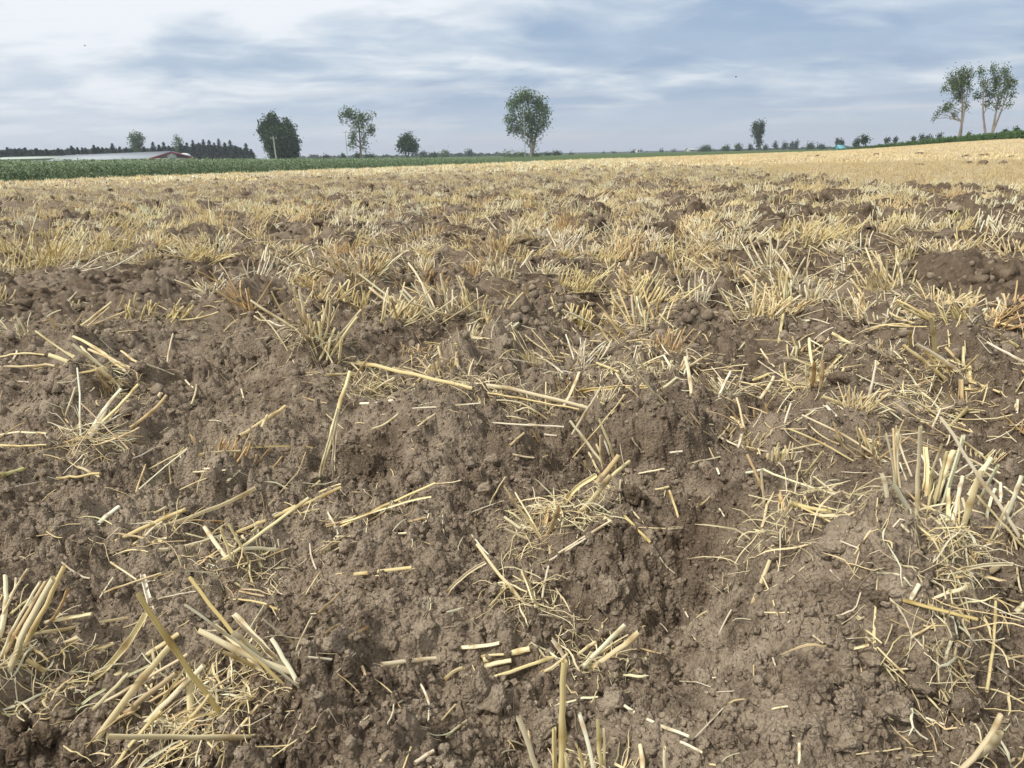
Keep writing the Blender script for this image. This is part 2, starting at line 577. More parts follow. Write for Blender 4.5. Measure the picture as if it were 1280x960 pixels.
# ------------------------------------------------------------------ straw kit
def tubes(P, R, S, flat, seed_rng=rng, split=False):
    """P (N,K,3) centre lines, R (N,K) radii, S sides, flat (N,) squash of the section"""
    Np, K, _ = P.shape
    T = np.gradient(P, axis=1)
    T /= np.linalg.norm(T, axis=2, keepdims=True) + 1e-12
    ref = seed_rng.normal(size=(Np, 1, 3))
    ref = ref - (ref * T[:, K // 2:K // 2 + 1]).sum(2, keepdims=True) * T[:, K // 2:K // 2 + 1]
    ref /= np.linalg.norm(ref, axis=2, keepdims=True) + 1e-12
    U = np.cross(T, ref); U /= np.linalg.norm(U, axis=2, keepdims=True) + 1e-12
    W = np.cross(T, U)
    an = np.arange(S) * 2 * np.pi / S if not split else np.linspace(0, np.pi * 1.25, S)
    ca = np.cos(an)[None, None, :, None]; sa = np.sin(an)[None, None, :, None]
    V = P[:, :, None, :] + R[:, :, None, None] * (ca * U[:, :, None, :] + flat[:, None, None, None] * sa * W[:, :, None, :])
    idx = np.arange(Np * K * S).reshape(Np, K, S)
    a = idx[:, :-1]; b = idx[:, 1:]
    F = np.stack([a, np.roll(a, -1, 2), np.roll(b, -1, 2), b], -1)
    F = (F[:, :, :-1] if split else F).reshape(-1, 4)
    along = np.concatenate([np.zeros((Np, 1)), np.cumsum(np.linalg.norm(np.diff(P, axis=1), axis=2), 1)], 1)
    suv = np.zeros((Np, K, S, 3))
    suv[..., 0] = (an / (2 * np.pi))[None, None] + seed_rng.random((Np, 1, 1)) * 50
    suv[..., 1] = along[:, :, None] * 8
    return V.reshape(-1, 3), F, suv.reshape(-1, 3)


PAL = np.array([
    (0.84, 0.70, 0.41), (0.80, 0.645, 0.35), (0.88, 0.79, 0.56), (0.82, 0.69, 0.37), (0.76, 0.60, 0.34),
    (0.86, 0.76, 0.50), (0.66, 0.50, 0.26), (0.58, 0.42, 0.21)])
PALP = np.array([.22, .14, .26, .12, .09, .13, .025, .015])
COLS = {'pale': (.85, .78, .58), 'straw': (.80, .70, .43), 'yellow': (.77, .66, .31), 'olive': (.50, .42, .12), 'brown': (.42, .28, .13),
        'rust': (.58, .36, .15), 'white': (.84, .80, .70), 'green': (.40, .42, .12)}


def straw_cols(n, tone=None):
    c = PAL[rng.choice(len(PAL), n, p=PALP)]
    if tone:
        c = c * .4 + np.array(COLS[tone]) * .6
    return c * (0.95 + 0.2 * rng.random((n, 1))) * (1 + .012 * rng.normal(size=(n, 3)))


def straws_arrays(B, T_, r, bend=.04, K=6, S=6, tone=None, cols=None, flat=None, node=True, droop=0.0):
    """straight-ish stalks from B to T_ (N,3), radius r (N,)"""
    n = len(B)
    t = np.linspace(0, 1, K)[None, :, None]
    P = B[:, None] * (1 - t) + T_[:, None] * t
    L = np.linalg.norm(T_ - B, axis=1)[:, None, None]
    off = rng.normal(size=(n, 1, 3)) * bend * L
    P = P + off * (4 * t * (1 - t)) + np.array([0, 0, -1]) * droop * L * t * t
    P = P + rng.normal(size=P.shape) * L * .0035
    R = np.repeat(r[:, None], K, 1) * (1 - .12 * t[..., 0])
    col = straw_cols(n, tone) if cols is None else cols
    cv = np.repeat(col[:, None, :], K, 1)
    if node and K >= 6:
        k = rng.integers(1, K - 1, n)
        R[np.arange(n), k] *= 1.3
        cv[np.arange(n), k] *= np.array([.62, .55, .45])
    cv[:, 0] *= .8
    if flat is None:
        flat = rng.uniform(.45, 1.0, n)
    V, F, suv = tubes(P, R, S, flat, split=(n == 1 and S >= 8 and rng.random() < .45))
    cv = np.repeat(cv[:, :, None, :], S, 2).reshape(-1, 3)
    return V, F, suv, np.clip(cv, .02, .9)


def ribbons_arrays(P, wd, col, roll=None):
    """thin dry leaves: P (N,K,3), wd (N,) half width; two-sided quads with a shallow fold"""
    n, K, _ = P.shape
    T = np.gradient(P, axis=1); T /= np.linalg.norm(T, axis=2, keepdims=True) + 1e-12
    ref = rng.normal(size=(n, 1, 3)) + np.array([0, 0, .3])
    U = np.cross(T, ref); U /= np.linalg.norm(U, axis=2, keepdims=True) + 1e-12
    Wn = np.cross(T, U)
    t = np.linspace(0, 1, K)[None, :, None]
    prof = (np.sin(np.pi * (0.12 + .85 * t)) ** .6) * wd[:, None, None]
    a = P - U * prof + Wn * prof * .35; b = P; c = P + U * prof + Wn * prof * .35
    V = np.stack([a, b, c], 2)
    idx = np.arange(n * K * 3).reshape(n, K, 3)
    F = np.stack([idx[:, :-1, :-1], idx[:, :-1, 1:], idx[:, 1:, 1:], idx[:, 1:, :-1]], -1).reshape(-1, 4)
    cv = np.repeat(np.repeat(col[:, None, :], K, 1)[:, :, None, :], 3, 2)
    suv = np.zeros((n, K, 3, 3)); suv[..., 0] = np.array([0, .2, .4])[None, None] + rng.random((n, 1, 1)) * 50; suv[..., 1] = t * 2
    return V.reshape(-1, 3), F, suv.reshape(-1, 3), np.clip(cv.reshape(-1, 3), .02, .85)


def curls(base, n, spread, length, wob=.5, up_=.5, K=7):
    """wandering curves from around base, staying about on the ground"""
    B = base + np.column_stack([rng.normal(size=n) * spread, rng.normal(size=n) * spread, np.zeros(n)])
    B[:, 2] = ground(B[:, 0], B[:, 1])
    P = np.zeros((n, K, 3)); P[:, 0] = B
    az = rng.uniform(0, 2 * np.pi, n); el = rng.uniform(-.1, up_, n)
    st = length * rng.uniform(.4, 1.3, n) / (K - 1)
    for k in range(1, K):
        az = az + rng.normal(size=n) * wob; el = el + rng.normal(size=n) * wob * .7 - .12
        el = np.clip(el, -1.1, 1.3)
        P[:, k] = P[:, k - 1] + st[:, None] * np.column_stack([np.cos(az) * np.cos(el), np.sin(az) * np.cos(el), np.sin(el)])
    g = ground(P[..., 0], P[..., 1]) + .0015
    P[..., 2] = np.maximum(P[..., 2], g)
    return P


def join(parts):
    Vs, Fs, Ss, Cs = [], [], [], []
    o = 0
    for V, F, s, c in parts:
        Vs.append(V); Fs.append(F + o); Ss.append(s); Cs.append(c); o += len(V)
    return np.concatenate(Vs), np.concatenate(Fs), np.concatenate(Ss), np.concatenate(Cs)


def straw_obj(name, arrs, parent=None, mat=None):
    V, F, s, c = arrs
    return mesh_obj(name, V, F, mat or M_STRAW, parent, attrs={'col': c, 'suv': s})


def chaff(base, n, spread, length=.05, tone=None, r=.0007):
    """fine dry blades and fibres matted round a tuft's foot"""
    P = curls(base, n, spread, length, .24, .9)
    c = straw_cols(n, tone)
    V1 = ribbons_arrays(P[:n // 2], rng.uniform(.0006, .0017, n // 2), c[:n // 2])
    m = n - n // 2
    V, F, s = tubes(P[n // 2:], np.full((m, P.shape[1]), r) * rng.uniform(.6, 1.5, (m, 1)), 3, np.ones(m))
    cv = np.repeat(c[n // 2:], P.shape[1] * 3, 0)
    return join([V1, (V, F, s, cv)])

# ------------------------------------------------------------------ stalks traced from the place
REG = {'A': (0, 400, 2.977), 'B': (400, 400, 2.783), 'C': (850, 400, 2.977), 'D': (0, 680, 2.977), 'E': (400, 680, 2.783),
       'F': (850, 680, 2.977), 'G': (1040, 500, 3.43), 'H': (0, 220, 2.977), 'I': (420, 220, 2.977), 'J': (850, 220, 2.977), 'P': (0, 0, 1.0)}


def conv(reg, x, y):
    o = REG[reg]
    return o[0] + x / o[2], o[1] + y / o[2]


def lay_between(p0, p1, rad, lift=.0):
    """rest a straight stalk on the bumps between two ground points"""
    t = np.linspace(0, 1, 14)[:, None]
    L = p0 * (1 - t) + p1 * t
    d = ground(L[:, 0], L[:, 1]) - L[:, 2]
    up_ = min(max(float(np.max(d)) * .75, 0) + rad + lift, .035)
    return p0 + [0, 0, up_], p1 + [0, 0, up_]


def stand(b, tip_px, tip_py, k):
    """tip of a stalk whose foot is b: on the tip's line of sight, at nearly the foot's distance"""
    Db = math.hypot(b[0], b[1])
    g = on_ground(tip_px, tip_py)[0]
    Dg_ = math.hypot(g[0], g[1])
    D = min(Db * (1 + k), Dg_ * .992)
    D = max(D, Db * .72)
    return at_depth(np.array(tip_px), np.array(tip_py), D)


LAND = []            # (px, py, phrase) landmarks for labels


def tuft(reg, label, stalks, fluff=40, spread=.03, tone=None, up_=True, length=.05, centre=None, name='stubble_tuft', land=None, cat='straw tuft', extra=0, exh=.08, group='straw tufts on the ploughed field'):
    pts = []
    for s in stalks:
        bx, by = conv(reg, s[0], s[1]); tx, ty = conv(reg, s[2], s[3])
        pts.append((bx, by, tx, ty, s[4] / REG[reg][2], s[5] if len(s) > 5 else tone))
    if centre: cx, cy = conv(reg, *centre)
    else: cx, cy = np.mean([p[0] for p in pts]), np.mean([p[1] for p in pts])
    c = on_ground(cx, min(cy, 1010))[0]
    c[2] = float(ground(c[0], c[1]))
    root = tag(empty(name, c), label, cat, group)
    for (bx, by, tx, ty, w_, tn) in pts:
        b = on_ground(bx, by)[0]
        t_ = stand(b, tx, ty, rng.uniform(-.05, .10))
        rad = max(w_ * .44 * np.linalg.norm(b - CAM) / F_PX, .0007)
        dirn = (t_ - b) / (np.linalg.norm(t_ - b) + 1e-9)
        b2 = b - dirn * .012
        b2[2] += .002
        K = 9 if w_ > 4 else 7
        arr = straws_arrays(b2[None], t_[None], np.array([rad]), bend=.022, K=K, S=9 if w_ > 4 else 6, tone=tn, flat=np.array([rng.uniform(.45, .85)]))
        straw_obj('stalk', arr, root)
    if extra:
        ang = rng.uniform(0, 2 * np.pi, extra); rr = np.abs(rng.normal(size=extra)) * spread
        B = c + np.column_stack([np.cos(ang) * rr, np.sin(ang) * rr, np.zeros(extra)])
        B[:, 2] = ground(B[:, 0], B[:, 1]) - .004
        el = rng.uniform(.3, 1.4, extra); a2 = rng.uniform(0, 2 * np.pi, extra); L = exh * rng.uniform(.5, 1.1, extra)
        T_ = B + np.column_stack([np.cos(a2) * np.cos(el), np.sin(a2) * np.cos(el), np.sin(el)]) * L[:, None]
        for i in range(extra):
            straw_obj('stalk', straws_arrays(B[i:i + 1], T_[i:i + 1], np.array([rng.uniform(.0011, .0024)]), tone=tone), root)
    if fluff:
        o = straw_obj('chaff', chaff(c, fluff, spread, length, tone), root)
        o['kind'] = 'stuff'
    LAND.append((cx, cy, land or ('the ' + label.split(' with ')[0].split(' at ')[0].split(' in ')[0])))
    return root


# the tall tuft at the right edge
tuft('G', 'tall upright pale stubble tuft at the right edge of the soil furrow', [
    (265, 400, 232, 145, 15, 'pale'), (275, 410, 262, 120, 11), (300, 400, 285, 135, 13, 'pale'), (362, 500, 380, 115, 23, 'pale'), (375, 470, 400, 200, 24, 'yellow'),
    (345, 335, 275, 140, 9), (350, 510, 265, 365, 24, 'pale'), (420, 380, 470, 190, 21, 'pale'), (440, 440, 490, 220, 26, 'straw'), (470, 480, 568, 150, 27, 'pale'),
    (450, 420, 520, 220, 32, 'straw'), (570, 460, 680, 250, 23, 'pale'), (620, 480, 712, 280, 23, 'pale'), (560, 560, 640, 300, 27, 'straw'), (740, 520, 812, 325, 22, 'pale'),
    (715, 440, 720, 355, 15), (230, 420, 210, 310, 20, 'pale'), (350, 440, 290, 270, 9), (600, 560, 560, 420, 14), (540, 560, 545, 410, 13),
    (420, 480, 430, 300, 14, 'yellow'), (520, 520, 560, 330, 18), (660, 540, 700, 380, 14), (480, 560, 500, 380, 20, 'yellow'), (680, 600, 760, 430, 12)],
    190, .030, None, length=.042, centre=(520, 570), land='the tall upright tuft at the right edge')
tuft('G', 'long thick fallen stalks leaning across the tall tuft at the right edge', [
    (800, 590, 465, 75, 17, 'pale'), (823, 640, 620, 410, 15, 'yellow'), (822, 410, 700, 300, 14), (822, 440, 640, 300, 12), (822, 370, 560, 240, 12)],
    30, .04, centre=(810, 600), name='fallen_straw_bundle', land='the leaning stalks at the right edge')
tuft('D', 'big collapsed bundle of thick yellow straw in the lower left corner', [
    (830, 640, 520, 185, 24, 'olive'), (1035, 500, 705, 120, 24, 'olive'), (380, 600, 700, 410, 15, 'pale'), (370, 725, 640, 370, 26, 'straw'), (440, 650, 690, 500, 20),
    (470, 640, 660, 480, 22, 'brown'), (450, 480, 665, 335, 24, 'yellow'), (290, 470, 420, 370, 18, 'straw'), (335, 500, 540, 260, 22), (1110, 530, 690, 225, 20, 'pale'),
    (1090, 480, 740, 320, 30, 'straw'), (980, 490, 800, 300, 20), (1050, 460, 870, 260, 22, 'pale'), (1100, 370, 980, 280, 11, 'white'), (720, 690, 705, 470, 28, 'straw'),
    (945, 720, 400, 715, 28, 'straw'), (440, 830, 600, 620, 15, 'yellow'), (300, 610, 560, 450, 15), (960, 470, 830, 400, 15), (1000, 480, 870, 330, 22, 'pale'),
    (1040, 440, 900, 300, 20, 'pale'), (760, 670, 850, 600, 18, 'straw'), (520, 690, 760, 450, 20), (560, 640, 700, 440, 16, 'yellow'), (1110, 520, 1010, 350, 18, 'pale'),
    (560, 230, 530, 110, 20, 'white'), (620, 720, 780, 560, 14), (880, 700, 960, 600, 12), (350, 620, 480, 480, 14)],
    280, .048, None, length=.06, centre=(760, 660), land='the big yellow bundle at the lower left')
tuft('D', 'pale stiff straw tuft cut by the left edge above the dark clods', [
    (40, 480, 200, 130, 26, 'pale'), (0, 300, 105, 90, 15, 'pale'), (0, 330, 20, 120, 24, 'pale'), (10, 420, 150, 140, 15), (30, 400, 170, 140, 13),
    (70, 420, 240, 80, 22, 'yellow'), (0, 362, 475, 270, 13, 'straw'), (100, 420, 290, 350, 13), (0, 250, 60, 130, 15, 'pale'), (190, 290, 250, 170, 15, 'rust'),
    (200, 290, 340, 260, 18), (170, 480, 100, 430, 16, 'yellow'), (60, 250, 120, 200, 12)],
    200, .04, None, length=.045, centre=(120, 500), land='the pale tuft on the left edge')
tuft('E', 'yellow upright stubble stalks cut by the bottom edge of the frame', [
    (842, 850, 850, 410, 26, 'yellow'), (960, 850, 905, 590, 28, 'white'), (985, 850, 965, 610, 22, 'olive'), (985, 850, 985, 640, 14), (820, 850, 815, 640, 22, 'yellow'),
    (910, 850, 895, 700, 26, 'yellow'), (1125, 870, 1115, 700, 26, 'pale'), (1205, 870, 1198, 710, 26, 'pale'), (860, 850, 855, 730, 18, 'yellow'), (770, 850, 690, 600, 20, 'pale'),
    (740, 800, 725, 650, 10)],
    50, .02, None, length=.04, centre=(950, 830), land='the upright stalks at the bottom edge')
tuft('E', 'crushed straw clump with curled leaves beside a pale slab of soil', [
    (905, 440, 1060, 280, 26, 'pale'), (930, 440, 1110, 305, 20, 'straw'), (960, 400, 1070, 320, 15), (850, 420, 805, 330, 22, 'pale'), (600, 470, 810, 395, 28, 'yellow'),
    (600, 400, 730, 365, 22, 'yellow'), (600, 425, 665, 405, 22, 'straw'), (520, 360, 625, 345, 20, 'pale'), (440, 480, 500, 430, 16), (900, 390, 960, 340, 14), (560, 400, 640, 385, 10),
    (780, 440, 860, 380, 12)],
    80, .028, 'straw', length=.05, centre=(960, 430), land='the crushed straw clump in the bottom middle')
tuft('B', 'fan of stiff straw stalks rising from a tawny crushed base in the middle', [
    (995, 515, 870, 350, 12, 'pale'), (995, 515, 960, 430, 12), (1030, 520, 970, 345, 16, 'yellow'), (1005, 560, 1075, 495, 26), (970, 560, 1040, 470, 22, 'brown'),
    (945, 530, 920, 490, 12), (970, 530, 935, 460, 10), (900, 670, 1010, 540, 22), (985, 515, 975, 400, 10), (860, 640, 960, 540, 20, 'straw'), (830, 660, 900, 590, 18), (1020, 520, 990, 420, 9, 'white')],
    150, .035, 'straw', length=.05, centre=(900, 620), land='the stiff fan of stalks in the middle')
tuft('B', 'small tuft of crossing pale stalks over an orange crushed leaf base', [
    (775, 770, 640, 580, 14, 'yellow'), (760, 740, 680, 600, 12), (735, 770, 640, 725, 12, 'pale'), (720, 745, 640, 685, 12, 'pale'), (780, 760, 800, 640, 22, 'rust'),
    (790, 750, 830, 650, 20, 'rust'), (740, 690, 760, 620, 18, 'rust'), (800, 800, 790, 700, 16, 'straw'), (590, 650, 645, 545, 9), (530, 672, 640, 628, 7, 'white')],
    110, .03, 'straw', length=.06, centre=(770, 720), land='the small orange-based tuft')
tuft('E', 'little fallen tuft of long thin stalks leaning up left over bare soil', [
    (700, 195, 545, 0, 16, 'yellow'), (595, 215, 650, 150, 11), (445, 185, 575, 65, 13, 'pale'), (760, 235, 690, 50, 9), (740, 200, 700, 90, 8), (720, 180, 740, 120, 7), (780, 200, 670, 110, 6)],
    60, .022, 'straw', length=.06, centre=(720, 190), land='the little leaning tuft over bare soil')
tuft('A', 'broom-like bundle of straw slanting left on the bare soil', [
    (470, 200, 275, 60, 14, 'yellow'), (460, 230, 270, 90, 14, 'pale'), (450, 240, 300, 100, 16, 'straw'), (440, 240, 180, 130, 16, 'yellow'), (400, 230, 130, 40, 9, 'yellow'),
    (350, 190, 215, 212, 14, 'olive'), (480, 180, 330, 110, 14), (450, 260, 370, 180, 16), (420, 270, 360, 200, 16, 'brown'), (510, 160, 450, 115, 10), (430, 220, 240, 120, 12)],
    110, .035, None, length=.06, centre=(420, 230), land='the broom-like bundle on the left')
tuft('A', 'straw tuft with a drooping grass leaf and forked upright stalks', [
    (300, 440, 290, 180, 9, 'white'), (340, 420, 450, 255, 14, 'pale'), (360, 400, 515, 240, 14, 'yellow'), (330, 440, 390, 330, 24, 'pale'), (500, 390, 620, 280, 12),
    (575, 310, 600, 270, 16, 'pale'), (400, 380, 480, 300, 8), (490, 495, 300, 310, 8, 'brown'), (270, 460, 245, 370, 12), (350, 470, 520, 400, 8), (240, 370, 280, 250, 10), (260, 440, 300, 390, 26, 'pale')],
    120, .035, None, length=.09, centre=(340, 440), land='the forked tuft on the left')
tuft('A', 'short pale stalks crossing over a long yellow straw near the left bundle', [
    (830, 870, 760, 770, 18, 'pale'), (860, 890, 820, 770, 14, 'yellow'), (920, 890, 850, 760, 16, 'yellow'), (900, 880, 880, 800, 14), (1040, 870, 1035, 815, 9, 'white'), (1030, 862, 900, 852, 16, 'pale'), (960, 900, 900, 800, 12, 'straw')],
    80, .03, None, length=.05, centre=(900, 900), land='the crossing pale stalks left of centre')
tuft('C', 'bushy straw tuft with an orange base and an olive stalk on top', [
    (370, 85, 385, -20, 15, 'olive'), (500, 240, 600, 130, 12), (520, 230, 480, 70, 14, 'yellow'), (480, 270, 470, 160, 14), (520, 260, 530, 150, 18, 'rust'), (490, 260, 500, 160, 16, 'rust'),
    (440, 280, 370, 190, 14, 'olive'), (600, 320, 530, 285, 14, 'straw'), (260, 230, 330, 200, 14, 'yellow'), (300, 290, 350, 210, 14, 'pale'), (430, 240, 290, 150, 7, 'white'),
    (560, 240, 610, 180, 12), (380, 200, 300, 110, 9), (220, 110, 270, 60, 8), (320, 330, 385, 235, 6), (410, 270, 390, 160, 10)],
    190, .05, 'straw', length=.07, centre=(480, 240), extra=8, exh=.09, land='the bushy orange-based tuft right of centre')
tuft('C', 'spread of long yellow stalks fanned flat to the upper left', [
    (960, 230, 815, 145, 12, 'straw'), (980, 220, 830, 95, 14, 'yellow'), (1040, 200, 880, 90, 14, 'pale'), (1020, 190, 900, 110, 10), (855, 110, 860, 40, 9, 'olive'),
    (1080, 220, 1078, 170, 16, 'yellow'), (1060, 230, 1190, 270, 9), (730, 160, 565, 50, 12, 'yellow'), (950, 130, 935, -10, 15, 'olive'), (800, 160, 700, 90, 12), (830, 250, 770, 200, 14, 'white'),
    (1045, 300, 1045, 220, 18, 'brown')],
    120, .05, None, length=.06, centre=(950, 240), land='the flat fan of yellow stalks')
tuft('C', 'broken short straws under the flat fan with one thick olive stub', [
    (1000, 400, 1065, 330, 26, 'olive'), (860, 320, 1030, 337, 9, 'yellow'), (690, 320, 730, 150, 12, 'white'), (930, 330, 975, 250, 10), (960, 330, 900, 270, 9), (890, 330, 850, 300, 14, 'white'),
    (740, 290, 790, 270, 12, 'pale'), (980, 310, 1010, 250, 9), (940, 400, 970, 330, 8)],
    90, .04, None, centre=(900, 320), land='the broken straws with the olive stub')
tuft('C', 'arched pale stalk with broken stubs on a rust coloured crown', [
    (250, 570, 310, 555, 14, 'pale'), (315, 695, 305, 560, 24, 'pale'), (640, 665, 310, 556, 13, 'pale'), (390, 700, 370, 640, 18, 'rust'), (445, 690, 565, 710, 18, 'olive'), (300, 620, 250, 500, 14, 'brown'),
    (440, 700, 620, 790, 9, 'yellow'), (420, 640, 440, 560, 7)],
    120, .035, 'straw', length=.07, centre=(400, 690), land='the arched pale stalk')
tuft('F', 'forked fallen stalk with a bent leaf lying below the tall tuft', [
    (1180, 95, 660, 275, 18, 'pale'), (860, 222, 1110, 280, 16, 'olive'), (850, 215, 890, 150, 20, 'white'), (990, 130, 1240, 75, 14, 'pale'), (1260, 75, 1270, 180, 9), (980, 280, 870, 340, 10, 'straw')],
    60, .04, None, length=.07, centre=(1000, 250), name='fallen_straw_bundle', land='the forked fallen stalk')
tuft('F', 'two thick hollow stubs poking up at the lower right corner', [
    (1025, 850, 1195, 635, 24, 'pale'), (1090, 790, 1190, 700, 28, 'pale')],
    16, .015, None, centre=(1090, 800), land='the two hollow stubs at the lower right')
tuft('F', 'small bent leaf and stalk standing on dark soil at the right', [
    (1045, 430, 1092, 335, 14, 'white'), (1120, 575, 1035, 430, 12, 'straw'), (990, 440, 1010, 360, 14, 'pale'), (960, 400, 985, 350, 10, 'pale'), (1020, 430, 1030, 370, 12, 'pale')],
    24, .015, None, centre=(1020, 440))
tuft('F', 'sparse straws and fibres across the soil below the forked stalk', [
    (630, 392, 700, 375, 13, 'pale'), (720, 380, 980, 632, 11, 'straw'), (740, 360, 620, 352, 6), (900, 410, 905, 340, 9), (850, 320, 780, 280, 9), (835, 430, 840, 385, 8), (760, 370, 790, 300, 7), (690, 330, 750, 370, 8), (940, 300, 860, 350, 8)],
    34, .04, None, length=.06, centre=(800, 370))
tuft('A', 'flat lying pile of cut stalks pointing right beside a thin leaf', [
    (460, 815, 690, 705, 16, 'yellow'), (455, 870, 615, 810, 16, 'pale'), (580, 775, 950, 625, 22, 'straw'), (620, 855, 830, 800, 18, 'pale'), (590, 740, 690, 710, 12), (580, 720, 630, 690, 9),
    (470, 860, 600, 820, 12), (700, 745, 830, 750, 8, 'rust'), (520, 830, 640, 780, 12, 'brown'), (640, 760, 690, 700, 12, 'yellow')],
    50, .04, None, length=.07, centre=(600, 790), name='fallen_straw_bundle', land='the flat pile of cut stalks')
tuft('A', 'long curved straws lying over the furrow left of centre', [
    (880, 790, 1270, 620, 14, 'yellow'), (830, 893, 1150, 660, 14, 'yellow'), (1185, 600, 1260, 330, 12, 'pale'), (1245, 585, 1255, 340, 11, 'pale'), (1090, 700, 1190, 600, 12, 'yellow'), (920, 770, 1100, 690, 12)],
    14, .04, None, centre=(1080, 690), name='fallen_straw_bundle', land='the long curved straws left of centre')
tuft('B', 'pair of long green-yellow straws lying together on bare soil', [
    (35, 745, 400, 570, 15, 'yellow'), (50, 720, 385, 615, 13, 'straw'), (400, 570, 490, 558, 8, 'straw'), (75, 757, 300, 743, 10, 'straw'), (30, 695, 65, 770, 9, 'white'), (160, 740, 165, 690, 8)],
    18, .04, None, centre=(230, 670), name='fallen_straw_bundle', land='the pair of green-yellow straws')
tuft('B', 'long straws lying across the middle over matted chaff', [
    (130, 150, 530, 238, 14, 'yellow'), (520, 225, 930, 305, 15, 'straw'), (600, 262, 900, 312, 12, 'yellow'), (620, 362, 850, 372, 14, 'white'), (850, 300, 900, 182, 15, 'pale'), (785, 300, 785, 215, 7),
    (895, 252, 1140, 232, 12, 'yellow'), (340, 310, 560, 290, 6, 'white'), (500, 230, 560, 290, 9), (670, 230, 720, 280, 8, 'rust')],
    190, .075, 'straw', length=.07, centre=(640, 260), name='fallen_straw_bundle', land='the long straws across the middle')
tuft('B', 'matted straw clump at the left end of the long lying straws', [
    (240, 270, 110, 150, 11), (250, 280, 140, 290, 12, 'white'), (150, 180, 20, 190, 12, 'yellow'), (290, 220, 240, 130, 8), (200, 240, 60, 250, 10), (340, 190, 250, 165, 8), (270, 330, 180, 380, 10), (400, 330, 340, 370, 9),
    (330, 225, 385, 155, 10), (180, 260, 260, 200, 9), (120, 210, 180, 120, 8)],
    170, .06, 'straw', length=.06, centre=(200, 240), extra=6, exh=.07, land='the matted clump left of the long straws')
tuft('B', 'straw wisps scattered right of the middle behind the stiff fan', [
    (870, 410, 980, 230, 10), (880, 480, 1060, 260, 9), (740, 115, 870, 205, 7, 'white'), (910, 207, 1060, 182, 7), (1060, 250, 970, 370, 7), (1190, 290, 1080, 150, 9), (1170, 250, 1240, 200, 11, 'pale'),
    (1140, 490, 1135, 410, 7), (1105, 440, 1085, 410, 7), (960, 150, 1040, 180, 10, 'yellow'), (1000, 40, 1180, 130, 8)],
    110, .07, 'straw', length=.06, centre=(1080, 190), extra=5, exh=.06)

